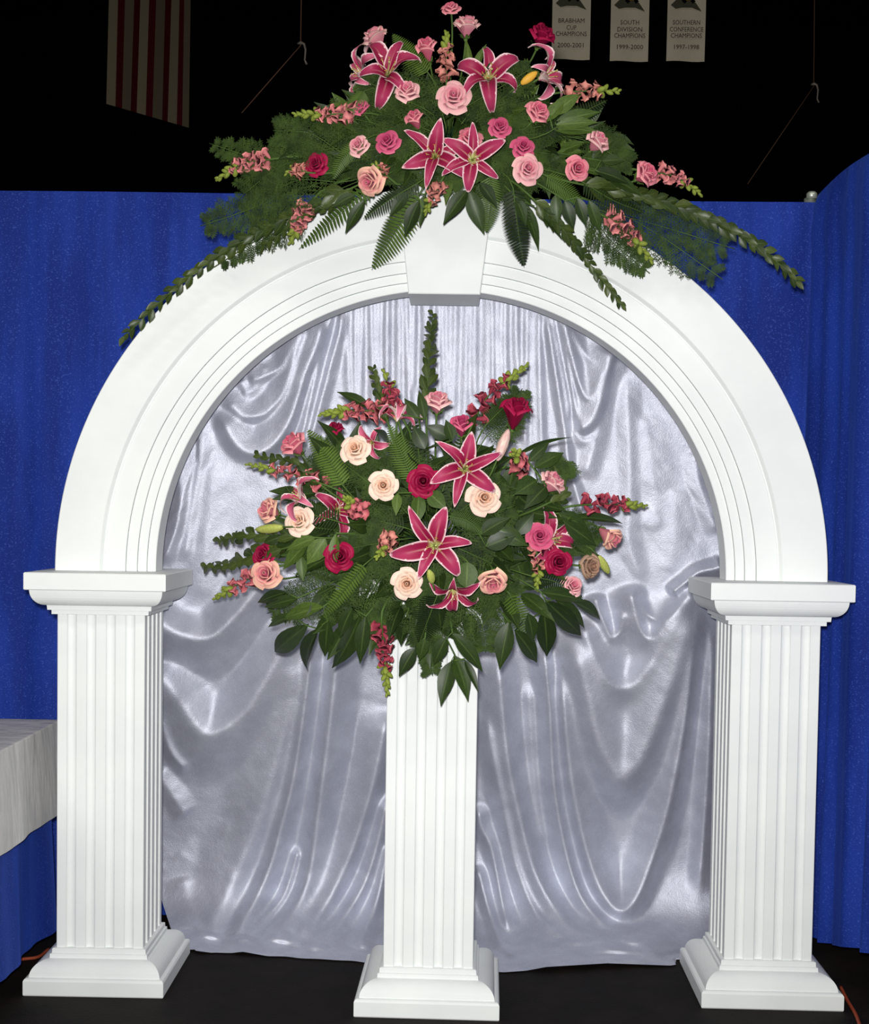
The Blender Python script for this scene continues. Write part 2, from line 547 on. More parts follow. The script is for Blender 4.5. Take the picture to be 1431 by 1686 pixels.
hgt = np.zeros_like(pxx)


def add_fold(P, h, wl, wr):
    C = catmull(P, 44)
    seg = C[1:] - C[:-1]
    ln = np.hypot(seg[:, 0], seg[:, 1])
    cum = np.concatenate([[0], np.cumsum(ln)])
    m = 3.2 * max(wl, wr)
    sel = (pxx > C[:, 0].min() - m) & (pxx < C[:, 0].max() + m) & (pyy > C[:, 1].min() - m) & (pyy < C[:, 1].max() + m)
    qx, qy = pxx[sel], pyy[sel]
    best = np.full(qx.shape, 1e9)
    sgn = np.zeros_like(best)
    s = np.zeros_like(best)
    for i in range(len(seg)):
        dx, dy = qx - C[i, 0], qy - C[i, 1]
        t = np.clip((dx * seg[i, 0] + dy * seg[i, 1]) / max(ln[i] ** 2, 1e-6), 0, 1)
        ex, ey = dx - t * seg[i, 0], dy - t * seg[i, 1]
        d = np.hypot(ex, ey)
        k = d < best
        best = np.where(k, d, best)
        sgn = np.where(k, seg[i, 0] * ey - seg[i, 1] * ex, sgn)
        s = np.where(k, cum[i] + t * ln[i], s)
    wdt = np.where(sgn > 0, wr, wl)                      # image y points down: positive = right-hand side of the walk
    tap = np.clip(np.minimum(s, cum[-1] - s) / (0.11 * cum[-1]), 0, 1)
    tap = 0.12 + 0.88 * tap * tap * (3 - 2 * tap)
    r = best / (1.75 * wdt)
    h = h * (0.9 if C[:, 1].mean() < 900 else 2.1)
    x_ = (1.06 - np.sqrt(r * r + 0.0036)) / 0.09
    val = h * tap * 0.09 * np.logaddexp(0, x_)              # a pleat: two nearly flat faces meeting in a rounded crest
    cut = np.clip((3.2 * wdt - best) / (0.9 * wdt), 0, 1)
    full = np.zeros_like(hgt)
    full[sel] = val * cut * cut * (3 - 2 * cut)
    if max(wl, wr) > 11:                                  # soft cloth: no crease inside the bend of a swag
        sg = 0.11 * max(wl, wr) / 2.9
        k = np.exp(-0.5 * (np.arange(-int(3 * sg) - 1, int(3 * sg) + 2) / sg) ** 2)
        k /= k.sum()
        full = np.apply_along_axis(lambda a: np.convolve(a, k, 'same'), 0, full)
        full = np.apply_along_axis(lambda a: np.convolve(a, k, 'same'), 1, full)
    np.copyto(hgt, (hgt ** 3.2 + full ** 3.2) ** (1 / 3.2))


for fo in FOLDS:
    add_fold(*fo)


def smooth_noise(nx, ny):
    g = rng.normal(size=(ny, nx))
    yi, xi = np.linspace(0, ny - 1.001, NY), np.linspace(0, nx - 1.001, NX)
    y0_, x0_ = yi.astype(int), xi.astype(int)
    fy, fx = yi - y0_, xi - x0_
    fy, fx = (fy * fy * (3 - 2 * fy))[:, None], (fx * fx * (3 - 2 * fx))[None, :]
    a, b_ = g[np.ix_(y0_, x0_)], g[np.ix_(y0_, x0_ + 1)]
    c_, d_ = g[np.ix_(y0_ + 1, x0_)], g[np.ix_(y0_ + 1, x0_ + 1)]
    return (a * (1 - fx) + b_ * fx) * (1 - fy) + (c_ * (1 - fx) + d_ * fx) * fy


hgt *= 1.05
hgt += 0.0016 * smooth_noise(22, 28) + 0.0005 * smooth_noise(60, 80)
t = np.clip((pyy - 1430) / (yhem - 1430), 0, 1)
t = 0.35 * t ** 2 + 0.65 * t ** 4
yfloor = np.interp(pxx, [230, 305, 450, 650, 830, 1000, 1110, 1210], [0.37, 0.35, 0.315, 0.26, 0.20, 0.27, 0.30, 0.345])
ybase = np.interp(pyy, [430, 900, 960, 1400, 1620], [0.285, 0.385, 0.405, 0.628, 0.64])
kb_ = np.hanning(61)
kb_ /= kb_.sum()
ysm = ybase * (1 - t) + yfloor * t
ysm = np.apply_along_axis(lambda a: np.convolve(np.pad(a, 30, mode='reflect', reflect_type='odd'), kb_, 'valid'), 0, ysm)
hgt += np.clip((t - 0.25) / 0.4, 0, 1) * 0.010 * smooth_noise(34, 150)
ydep = ysm - hgt * (1 - 0.45 * t)
pts = at_np(pxx, pyy, ydep)
pts[..., 2] = np.maximum(pts[..., 2], 0.004)
side_m = np.minimum(np.clip((pxx - 236) / 40, 0, 1), np.clip((1206 - pxx) / 12, 0, 1))
behind = (pts[..., 0] < -0.745) | ((pts[..., 0] > 0.69) & (pts[..., 2] < 1.0))
pts[..., 1] = np.where(behind, np.maximum(pts[..., 1], 0.345), pts[..., 1])
idx = np.arange(NX * NY).reshape(NY, NX)
F = np.stack([idx[:-1, :-1], idx[1:, :-1], idx[1:, 1:], idx[:-1, 1:]], -1).reshape(-1, 4)
org = Vector((AX, 0.43, 0.0))
sd = link('silver_drape', mesh('silver_drape', (pts - np.array(org)).reshape(-1, 3).tolist(), F.tolist(), M_SILVER), None, Matrix.Translation(org))
tag(sd, 'silver grey crushed velvet cloth hung in swags behind the white arch', 'drape')

# ------------------------------------------------------------------ blue pipe-and-drape curtains
def blue(name='royal_blue_drape', c1=(19, 42, 124), c2=(28, 58, 154)):
    m, nt, b = newmat(name)
    weave = noisenode(nt, 190, 2, (1, 1, 1.4))
    f = ramp(nt, noisenode(nt, 3.5, 3, (2.5, 2.5, 0.4)), 0.35, 0.7)
    c = mixnode(nt, f, srgb(c1), srgb(c2))
    c = mixnode(nt, mathnode(nt, 'MULTIPLY', ramp(nt, weave, 0.56, 0.72), 0.55), c, srgb((74, 104, 200)))  # highlights glimmering on the weave, painted into the colour as paler specks
    nt.links.new(c, b.inputs['Base Color'])
    b.inputs['Roughness'].default_value = 0.75
    b.inputs['Specular IOR Level'].default_value = 0.2
    b.inputs['Sheen Weight'].default_value = 0.3
    b.inputs['Sheen Roughness'].default_value = 0.5
    b.inputs['Sheen Tint'].default_value = srgb((70, 110, 225))
    bump(nt, b, weave, 0.35, 0.004)
    return m


M_BLUE = blue()


def curtain(name, p0, p1, zt, hem, n, mfold, seed, label, out):
    """a hung cloth from plan point p0 to p1, its folds swinging towards out"""
    r = random.Random(seed)
    ph = [r.uniform(0, 6.28) for _ in range(6)]
    p0, p1, out = Vector(p0), Vector(p1), Vector(out)
    L = (p1 - p0).length
    rows = [0.0, 0.015, 0.03] + list(np.linspace(0.05, 1, 26)[:-1]) + [1.0]
    V, F, n_ = [], [], n + 1
    for ri in rows:
        for i in range(n_):
            s = i / n * L
            amp = mfold * (0.35 + 0.65 * ri) * (0 if ri < 0.01 else 1)
            d = (math.sin(s * 38 + ph[0] + 1.5 * math.sin(s * 5 + ph[1])) * 0.45 + math.sin(s * 17 + ph[2] + 0.6 * ri) * 0.6
                 + math.sin(s * 71 + ph[3]) * 0.18) * amp
            d += 0.006 * math.exp(-((ri - 0.045) / 0.012) ** 2)
            h = hem(s / L)
            z = zt(s / L) + (h - zt(s / L)) * ri
            p = p0.lerp(p1, i / n) + out * d
            V.append((p.x, p.y, z))
    for j in range(len(rows) - 1):
        for i in range(n):
            F.append((j * n_ + i, (j + 1) * n_ + i, (j + 1) * n_ + i + 1, j * n_ + i + 1))
    o = Vector(((p0.x + p1.x) / 2, (p0.y + p1.y) / 2, 0))
    ob = link(name, mesh(name, [Vector(v) - o for v in V], F, M_BLUE), None, Matrix.Translation(o))
    return tag(ob, label, 'curtain', 'royal blue booth curtains')


curtain('booth_curtain', (-3.4, 0.665), (1.145, 0.665), lambda u: 2.318 - 0.004 * math.sin(u * 9), lambda u: 0.018, 420, 0.011, 3,
        'royal blue curtain across the back, behind the arch', (0, -1))
curtain('booth_curtain', (1.135, 0.655), (1.22, -1.5), lambda u: 2.335 + 0.012 * math.sin(u * 14) + 0.03 * u,
        lambda u: 0.03 + (0.0 if u < 0.08 else min(0.13, (u - 0.08) * 0.52)), 260, 0.046, 8,
        'royal blue curtain on the right side, coming forward from the corner', (-1, 0))
M_POLE = plain('pale_metal', (196, 204, 190), 0.35, 0.5, 0.6)
pl = empty('drape_pole', (1.123, 0.70, 0), 'pale metal upright pole at the corner where the blue curtains meet', 'pole')
V, F = tube_data([(0, 0, 0.012), (0, 0, 2.335)], 0.019, 12)
link('upright', mesh('upright', V, F, M_POLE), pl)
V, F = tube_data([(0, -0.02, 2.33), (0, -0.02, 2.346), (0, -0.02, 2.352)], [0.017, 0.017, 0.011], 12)
link('pole_cap', mesh('pole_cap', V, F, M_POLE), pl)
link('base_plate', mesh('base_plate', *boxdata(-0.15, 0.15, -0.02, 0.2, 0, 0.012), M_POLE, smooth=False), pl)

# ------------------------------------------------------------------ table on the left
def cloth_mat():
    m, nt, b = newmat('white_satin_cloth')
    nt.links.new(mixnode(nt, ramp(nt, noisenode(nt, 5, 4), 0.3, 0.7), srgb((196, 195, 194)), srgb((210, 209, 206))), b.inputs['Base Color'])
    b.inputs['Roughness'].default_value = 0.5
    bump(nt, b, noisenode(nt, 14, 3, (1, 1, 0.3)), 0.35, 0.02)
    return m


M_CLOTH = cloth_mat()
M_LEG = plain('dark_metal', (60, 60, 64), 0.5, 0.4, 0.5)
TX0, TX1, TY0, TY1, TZ = -1.88, -1.135, -1.15, 0.30, 0.695
tb = empty('folding_table', ((TX0 + TX1) / 2, (TY0 + TY1) / 2, 0), 'folding table at the left edge, hidden under blue and white cloths', 'table')
lx, ly = (TX1 - TX0) / 2 - 0.03, (TY1 - TY0) / 2 - 0.03
link('table_top', mesh('table_top', *boxdata(-lx - 0.01, lx + 0.01, -ly - 0.01, ly + 0.01, TZ - 0.035, TZ - 0.006), M_LEG, smooth=False), tb)
for sx in (-1, 1):
    for sy in (-1, 1):
        V, F = tube_data([(sx * (lx - 0.08), sy * (ly - 0.12), 0.0), (sx * (lx - 0.08), sy * (ly - 0.12), TZ - 0.033)], 0.014, 8)
        link('leg', mesh('leg', V, F, M_LEG), tb)


def hung_cloth(name, mat, ztop, drop, grow, wav, seed, label, cat, hemvar=0.0):
    """cloth over the table: flat top, then a skirt that hangs with soft folds"""
    r = random.Random(seed)
    per = []
    x0, x1, y0, y1 = TX0 - grow, TX1 + grow, TY0 - grow, TY1 + grow
    N = 60
    rad = 0.012
    for (a, b_) in (((x0, y0), (x1, y0)), ((x1, y0), (x1, y1)), ((x1, y1), (x0, y1)), ((x0, y1), (x0, y0))):
        for k in range(N):
            per.append((a[0] + (b_[0] - a[0]) * k / N, a[1] + (b_[1] - a[1]) * k / N))
    cx, cy = (x0 + x1) / 2, (y0 + y1) / 2
    n_ = len(per)
    ph = [r.uniform(0, 6.28) for _ in range(4)]
    V, F = [], []
    rows = [(0.0, 0.0, 0.985), (0.0, 0.0, 0.997), (0.003, 0.0, 1.0)] + [(d, 1, 1) for d in np.linspace(0.015, 1, 14)]
    for (d, hang, sc_) in rows:
        for i, (x, y) in enumerate(per):
            nx_, ny_ = (0, -1) if i < N else (1, 0) if i < 2 * N else (0, 1) if i < 3 * N else (-1, 0)
            s = i / n_ * 4.4
            wv = (math.sin(s * 26 + ph[0] + math.sin(s * 4 + ph[1])) * 0.6 + math.sin(s * 61 + ph[2]) * 0.25) * wav * d * hang
            z = ztop - d * (drop + hemvar * math.sin(s * 3.1 + ph[3]) * 0.5) * (1 if hang else 0) - (0.002 if sc_ == 1.0 and not hang else 0)
            corner = min(i % N, N - i % N) / N
            pull = 0.02 * d * hang * max(0, 1 - corner * 9)
            V.append((cx + (x - cx) * sc_ + nx_ * (wv + 0.012 * d * hang) + (0.6 * pull * (1 if x > cx else -1)),
                      cy + (y - cy) * sc_ + ny_ * (wv + 0.012 * d * hang) + (0.6 * pull * (1 if y > cy else -1)), z))
    for j in range(len(rows) - 1):
        for i in range(n_):
            F.append((j * n_ + i, (j + 1) * n_ + i, (j + 1) * n_ + (i + 1) % n_, j * n_ + (i + 1) % n_))
    F.append(tuple(range(n_)))
    o = Vector((cx, cy, ztop - drop))
    ob = link(name, mesh(name, [Vector(v) - o for v in V], F, mat), None, Matrix.Translation(o))
    return tag(ob, label, cat)


hung_cloth('table_skirt', M_BLUE, TZ - 0.002, TZ - 0.09, -0.028, 0.016, 4, 'royal blue floor-length skirt round the table at the left edge', 'table skirt')
hung_cloth('tablecloth', M_CLOTH, TZ + 0.005, 0.262, 0.0, 0.006, 5, 'white satin tablecloth over the blue skirted table at the left edge', 'tablecloth')

# ------------------------------------------------------------------ cords on the floor
M_CORD = plain('orange_cord', (150, 66, 40), 0.6, 0.3)
def fl(x, y):
    d = ROT @ Vector(((x - PX) / FPX, -(y - PY) / FPX, -1))
    p = CAM + d * (-CAM.z / d.z)
    return Vector((p.x, p.y, 0.006))
for P, lab in (([(1384, 1628), (1395, 1650), (1408, 1672), (1415, 1690), (1428, 1730)], 'thin orange cord on the dark floor beside the right column base'),
               ([(-60, 1606), (0, 1593), (35, 1583), (62, 1579), (80, 1566)], 'thin orange cord on the dark floor beside the left column base')):
    C = catmull([tuple(fl(*q)) for q in P], 30)
    V, F = tube_data(C, 0.005, 6)
    o = Vector(C[len(C) // 2])
    tag(link('power_cord', mesh('power_cord', [v - o for v in V], F, M_CORD), None, Matrix.Translation(o)), lab, 'cord', 'orange cords')

# ------------------------------------------------------------------ far hall: flag, banners, rigging
M_RED = plain('flag_red', (112, 30, 38), 0.8, 0.1)
M_FWHITE = plain('flag_white', (176, 162, 134), 0.8, 0.1)
topx = [178, 201, 213, 228, 239, 253, 264, 278, 289, 300, 308, 316]
botx = [175, 190, 201, 215, 225, 240, 251, 267, 276, 291, 300, 311]
topx = [183, 198, 210, 226, 236, 250, 262, 276, 287, 299, 306, 316]
flag = empty('hanging_flag', at(245, 190, 9.0), 'large red and white striped flag hanging down in the dark hall, upper left', 'flag')
V0 = Vector(flag.location)
for k in range(11):
    V, F = [], []
    for j in range(9):
        v = j / 8
        for x_t, x_b in ((topx[k], botx[k]), (topx[k + 1], botx[k + 1])):
            yb = 171 + (x_b - 175) * 0.29
            x, y = x_t + (x_b - x_t) * v, -150 + (yb + 150) * v
            if v < 0.5:
                x = x_t + (x_t - x_b) * 0.0 + (x_b - x_t) * v
            Yd = 8.4 + (x_b - 175) / 136 * 1.1 + 0.03 * math.sin(x_b * 0.12)
            V.append(at(x, y, Yd) - V0)
    for j in range(8):
        F.append((2 * j, 2 * j + 2, 2 * j + 3, 2 * j + 1))
    link('stripe', mesh('stripe', V, F, M_FWHITE if k % 2 == 0 else M_RED), flag)

M_BAN = plain('banner_cloth', (250, 238, 212), 0.85, 0.1, c2=(232, 220, 194), var=0.3, nscale=3)
M_INK = plain('banner_ink', (52, 44, 46), 0.85, 0.1)
M_LOGO1 = plain('banner_green_grey', (92, 92, 74), 0.85, 0.1)
M_LOGO2 = plain('banner_yellow', (150, 112, 40), 0.85, 0.1)
M_LOGO3 = plain('banner_black', (14, 12, 14), 0.85, 0.1)


def text_mesh(s, size, mat):
    cu = bpy.data.curves.new('lettering', 'FONT')
    cu.body = s
    cu.size = size
    cu.align_x = 'CENTER'
    cu.extrude = 0.0
    cu.resolution_u = 2
    o = bpy.data.objects.new('lettering', cu)
    COL.objects.link(o)
    dg = bpy.context.evaluated_depsgraph_get()
    me = bpy.data.meshes.new_from_object(o.evaluated_get(dg))
    bpy.data.objects.remove(o)
    bpy.data.curves.remove(cu)
    me.materials.clear()
    me.materials.append(mat)
    return me


BY = 6.6
for (x0, x1, yb, lines, pos) in ((908, 971, 98, ('BRABHAM', 'CUP', 'CHAMPIONS', '2000-2001'), 'nearest the crimson rose, leftmost of three'),
                                 (1004, 1067, 101, ('SOUTH', 'DIVISION', 'CHAMPIONS', '1999-2000'), 'between two others, middle of three'),
                                 (1097, 1160, 101, ('SOUTHERN', 'CONFERENCE', 'CHAMPIONS', '1997-1998'), 'rightmost of three')):
    a, b_ = at(x0, yb, BY), at(x1, yb, BY)
    hw_ = (b_.x - a.x) / 2
    zb = (a.z + b_.z) / 2
    bn = empty('championship_banner', ((a.x + b_.x) / 2, BY, zb), 'pale championship banner high in the dark hall, ' + pos, 'banner', 'championship banners')
    V, F = [], []
    for j in range(13):
        z = 1.0 * j / 12 * 1.1
        for i in range(7):
            u = -1 + 2 * i / 6
            V.append((u * hw_, 0.012 * math.sin(u * 3 + z * 4) , z))
    for j in range(12):
        for i in range(6):
            F.append((j * 7 + i, j * 7 + i + 1, (j + 1) * 7 + i + 1, (j + 1) * 7 + i))
    link('banner_cloth', mesh('banner_cloth', V, F, M_BAN), bn)
    pxm = px_m(BY)
    for s, dy, w_ in zip(lines, (62, 51, 41, 23), (0.115, 0.098, 0.098, 0.088)):
        me = text_mesh(s, 11 * pxm, M_INK)
        wdt = max(v.co.x for v in me.vertices) - min(v.co.x for v in me.vertices)
        tgt = {'BRABHAM': 42, 'CUP': 16, 'CHAMPIONS': 50, '2000-2001': 42, 'SOUTH': 30, 'DIVISION': 40, '1999-2000': 42, 'SOUTHERN': 44, 'CONFERENCE': 54, '1997-1998': 40}[s] * pxm
        M = Matrix.Translation((0, -0.02, (dy - 5) * pxm)) @ Matrix.Rotation(math.pi / 2, 4, 'X') @ Matrix.Diagonal((tgt / wdt, 0.95, 1, 1))
        link('lettering', me, bn, M)
    # emblem: a winged swoosh with dark spots and a yellow crest
    emb = [([(-26, 88), (-18, 96), (0, 100), (14, 92), (24, 78), (8, 84), (-8, 84), (-18, 82)], M_LOGO1), ([(-8, 104), (2, 108), (12, 104), (8, 96), (-2, 95)], M_LOGO2),
           ([(-9, 95), (-4, 98), (0, 94), (-4, 90)], M_LOGO3), ([(5, 95), (10, 98), (14, 94), (9, 90)], M_LOGO3)]
    for q, (P, mt) in enumerate(emb):
        V = [(x * pxm, -0.018 - 0.001 * q, y * pxm) for x, y in P]
        link('emblem', mesh('emblem', V, [tuple(range(len(V)))[::-1]], mt, smooth=False), bn)

M_WIRE = plain('dull_wire', (150, 110, 90), 0.6, 0.3)
M_HW = plain('dull_steel', (170, 160, 150), 0.5, 0.4, 0.3)
for (top, hub, end, lab, YW, rr) in (((499, -200), (495, 75), (398, 186), 'thin rigging wire with a clamp high in the dark hall, near the flag', 6.0, 0.0035),
                                     ((1343, -200), (1340, 142), (1231, 303), 'thin rigging wire with a clamp high in the dark hall, above the right curtain', 7.5, 0.003)):
    h = at(*hub, YW)
    rg = empty('rigging_wire', h, lab, 'wire', 'rigging wires')
    tube('wire', [at(*top, YW), h], rr, M_WIRE, rg, 5)
    tube('wire', [h, at(*end, YW)], rr, M_WIRE, rg, 5)
    V, F = tube_data([(-0.022, 0, 0.012), (0, 0, 0.02), (0.025, 0, 0.01), (0.035, 0, -0.03), (0.03, 0, -0.1), (0.045, 0, -0.13)], [0.006, 0.014, 0.01, 0.008, 0.007, 0.009], 6)
    link('clamp', mesh('clamp', V, F, M_HW), rg)

# ================================================================== flowers
ROSE_COL = {
    'pale': petal_mat('rose_pale_pink', (202, 92, 122), (224, 166, 168), (236, 200, 188)),
    'pink': petal_mat('rose_pink', (190, 72, 104), (218, 124, 138), (230, 168, 164)),
    'cream': petal_mat('rose_cream', (224, 168, 132), (236, 208, 190), (238, 214, 200), 0.5),
    'deep': petal_mat('rose_deep_pink', (156, 36, 82), (196, 80, 116), (214, 128, 142), 0.5),
    'crimson': petal_mat('rose_crimson', (104, 8, 40), (152, 18, 62), (160, 30, 74), 0.4, 0.5),
    'blend': petal_mat('rose_pink_cream', (196, 84, 116), (222, 164, 150), (232, 200, 160), 0.6),
    'faded': petal_mat('rose_faded', (150, 110, 92), (176, 146, 122), (100, 70, 56), 0.7),
}
M_LILY = lily_mat('stargazer_lily', (138, 20, 60), (166, 56, 92), (240, 208, 210), (232, 198, 200))
M_LILYP = lily_mat('pale_lily', (176, 56, 94), (202, 112, 136), (238, 216, 212), (232, 206, 202))
M_STAMEN = plain('stamen_green', (206, 206, 130), 0.5, 0.2)
M_ANTHER = plain('anther_rust', (176, 128, 70), 0.8, 0.1)
M_BUDW = plain('lily_bud_white', (236, 214, 196), 0.5, 0.2, c2=(214, 160, 160), var=0.2, nscale=22, stretch=(1, 1, 0.15))
M_BUDG = plain('lily_bud_green', (176, 182, 96), 0.5, 0.2, c2=(150, 160, 74), var=0.2, nscale=18)
M_BUDY = plain('lily_bud_yellow', (214, 164, 60), 0.5, 0.2)
M_SNAP = petal_mat('snapdragon_pink', (182, 88, 96), (198, 106, 112), (222, 152, 146), 0.8)
M_SNAPD = petal_mat('snapdragon_deep', (146, 50, 70), (166, 66, 82), (196, 108, 114), 0.8)
M_SNAPP = petal_mat('snapdragon_peach', (196, 112, 104), (206, 136, 124), (222, 170, 150), 0.8)
M_SBUD = plain('snapdragon_bud', (142, 152, 62), 0.6, 0.2, c2=(108, 128, 50), var=0.2, nscale=40)
M_SBUDP = plain('snapdragon_bud_pinkish', (186, 140, 96), 0.6, 0.2, c2=(196, 110, 104), var=0.2, nscale=40)
M_STEM = plain('green_stem', (72, 96, 44), 0.6, 0.2)
M_TWIG = plain('brown_twig', (84, 62, 44), 0.7, 0.2)
M_CALYX = plain('calyx_green', (86, 112, 52), 0.6, 0.2)
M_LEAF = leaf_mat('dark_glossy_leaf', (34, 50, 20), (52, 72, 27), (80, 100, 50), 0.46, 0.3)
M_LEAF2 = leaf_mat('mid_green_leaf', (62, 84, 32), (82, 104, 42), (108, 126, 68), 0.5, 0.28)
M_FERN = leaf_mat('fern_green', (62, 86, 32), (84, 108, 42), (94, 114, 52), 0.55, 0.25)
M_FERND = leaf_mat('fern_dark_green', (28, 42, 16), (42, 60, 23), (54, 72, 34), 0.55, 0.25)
M_SPIKE = leaf_mat('spike_leaf_green', (44, 60, 24), (72, 86, 36), (88, 102, 50), 0.42, 0.35)
M_PLUM = plain('asparagus_fern_green', (36, 52, 20), 0.7, 0.15, c2=(60, 80, 32), var=0.2, nscale=30)
M_FOAM = plain('wet_floral_foam', (28, 50, 30), 0.95, 0.05, c2=(20, 40, 24), var=0.2, nscale=60)
M_TRAY = plain('dark_green_plastic', (20, 44, 28), 0.4, 0.4)

FACE = Vector((0, -1, 0.12))


def grid_faces(nu, nv, off=0, flip=False):
    out = []
    for j in range(nv - 1):
        for i in range(nu - 1):
            q = (off + j * nu + i, off + j * nu + i + 1, off + (j + 1) * nu + i + 1, off + (j + 1) * nu + i)
            out.append(q[::-1] if flip else q)
    return out


# ---- rose bloom meshes (unit diameter, axis +Z)
def rose_petals(rings, seed):
    """rings of petals from the tight core outwards: (count, rim radius, rim height, half angle, roll)"""
    r = random.Random(seed)
    res = []
    nu, nv = 9, 8
    th = 0.0
    for q, (cnt, R, zr, A, roll) in enumerate(rings):
        t = q / (len(rings) - 1)
        th += r.uniform(0.4, 1.0)
        for i in range(cnt):
            th += 2 * math.pi / cnt + r.uniform(-0.12, 0.12)
            ph, dz, dr = r.uniform(0, 6), r.uniform(-0.02, 0.02), r.uniform(0.95, 1.05)
            Rp = R * dr
            V, pv = [], []
            for j in range(nv):
                v = j / (nv - 1)
                for k in range(nu):
                    u = -1 + 2 * k / (nu - 1)
                    wall = Rp * (0.66 if q > 0 else 0.9)
                    rr = 0.03 + (wall - 0.03) * min(1, v / 0.6) ** 0.7
                    f = max(0, v - 0.5) / 0.5
                    rr += (Rp - wall) * f ** 1.4
                    if q == 0:
                        rr *= 1 - 0.55 * f
                    z = (zr + dz) * (1 - (1 - min(1, v / 0.86)) ** 1.5) - roll * max(0, (v - 0.72) / 0.28) ** 2
                    z -= 0.11 * abs(u) ** 2.5 * v * zr / 0.5
                    rr += 0.045 * u * R / 0.4 * v                           # one edge tucked under the next petal
                    if q >= len(rings) - 2:
                        rr += (0.022 * max(0, 1 - abs(u) * 1.7) - 0.02 * abs(u) ** 3) * f * f * 2 * Rp
                    z += 0.012 * math.sin(4 * u + ph) * f
                    an = th + u * A * (0.5 + 0.5 * min(1, v / 0.4)) * (1 - 0.22 * f * f)
                    V.append((rr * math.cos(an), rr * math.sin(an), z))
                    pv.append((v, t, abs(u)))
            res.append((t, V, grid_faces(nu, nv), pv))
    m = sorted(math.hypot(x, y) for _, V, _, _ in res for x, y, _ in V)[-12]
    k = 0.5 / m
    return [(t, [(x * k, y * k, z * k) for x, y, z in V], F, pv) for t, V, F, pv in res]


ROSE_SHAPES = {'open': rose_petals([(3, 0.07, 0.52, 2.2, 0.0), (3, 0.155, 0.52, 1.35, 0.02), (4, 0.245, 0.48, 1.05, 0.04), (5, 0.36, 0.40, 0.84, 0.07), (5, 0.50, 0.27, 0.80, 0.07)], 2),
               'half': rose_petals([(3, 0.08, 0.70, 2.2, 0.0), (3, 0.16, 0.70, 1.35, 0.01), (4, 0.26, 0.68, 1.1, 0.02), (5, 0.36, 0.62, 0.95, 0.05), (4, 0.45, 0.50, 1.0, 0.07)], 5),
               'bud': rose_petals([(3, 0.08, 0.80, 2.2, 0.0), (3, 0.17, 0.80, 1.4, 0.01), (4, 0.27, 0.74, 1.1, 0.03), (4, 0.37, 0.66, 1.0, 0.06)], 9)}
ROSE_CACHE = {}


def rose_meshes(shape, col):
    if (shape, col) not in ROSE_CACHE:
        inner_V, inner_F, inner_pv, outer = [], [], [], []
        for t, V, F, pv in ROSE_SHAPES[shape]:
            if t < 0.3:
                o = len(inner_V)
                inner_V += V
                inner_pv += pv
                inner_F += [tuple(i + o for i in f) for f in F]
            else:
                outer.append(mesh('petal', V, F, ROSE_COL[col], pv=pv))
        ROSE_CACHE[(shape, col)] = (mesh('inner_petals', inner_V, inner_F, ROSE_COL[col], pv=inner_pv), outer)
    return ROSE_CACHE[(shape, col)]


def calyx_mesh():
    V, F = [], []
    for k in range(5):
        a = 2 * math.pi * k / 5
        o = len(V)
        for (s, hwid, r, z) in ((0, 0.05, 0.05, 0.0), (0.4, 0.06, 0.17, 0.05), (0.75, 0.035, 0.25, 0.16), (1, 0.003, 0.30, 0.12)):
            for sg in (-1, 1):
                V.append((r * math.cos(a) - sg * hwid * math.sin(a), r * math.sin(a) + sg * hwid * math.cos(a), z - 0.03))
        for j in range(3):
            F.append((o + 2 * j, o + 2 * j + 1, o + 2 * j + 3, o + 2 * j + 2))
    o = len(V)
    rings = ((0.02, -0.12), (0.06, -0.09), (0.075, -0.04), (0.06, 0.0))
    for r, z in rings:
        for k in range(8):
            V.append((r * math.cos(k * math.pi / 4), r * math.sin(k * math.pi / 4), z))
    for j in range(3):
        for k in range(8):
            F.append((o + j * 8 + k, o + j * 8 + (k + 1) % 8, o + (j + 1) * 8 + (k + 1) % 8, o + (j + 1) * 8 + k))
    return mesh('calyx', V, F, M_CALYX)


CALYX = calyx_mesh()


# ---- leaves (unit length along +Y, unit width along X, face +Z)
def leaf_mesh(name, mat, peak=0.42, fold=0.10, droop=0.12, wave=0.0, nu=5, nv=9, tipw=1.0, blunt=False):
    V, pv = [], []
    for j in range(nv):
        v = j / (nv - 1)
        a = v ** (math.log(0.5) / math.log(peak))
        wd_ = math.sin(math.pi * a) ** (0.55 if blunt else 1.12)
        wd_ = max(wd_, 0.03 if j in (0, nv - 1) else 0)
        for k in range(nu):
            u = -1 + 2 * k / (nu - 1)
            z = fold * abs(u) * wd_ - droop * (v - 0.35) ** 2 * 1.6 + wave * math.sin(v * 14 + u * 2) * abs(u)
            V.append((u * 0.5 * wd_, v, z))
            pv.append((v, 0, abs(u)))
    return mesh(name, V, grid_faces(nu, nv), mat, pv=pv)


LF = {'dark': leaf_mesh('leaf', M_LEAF, 0.40, 0.05, 0.16), 'dark2': leaf_mesh('leaf', M_LEAF, 0.46, 0.08, 0.05, 0.006),
      'mid': leaf_mesh('leaf', M_LEAF2, 0.42, 0.06, 0.12), 'round': leaf_mesh('leaf', M_LEAF2, 0.5, 0.03, 0.08, blunt=True),
      'spike': leaf_mesh('leaf', M_SPIKE, 0.5, 0.10, 0.15, nu=3, nv=5)}


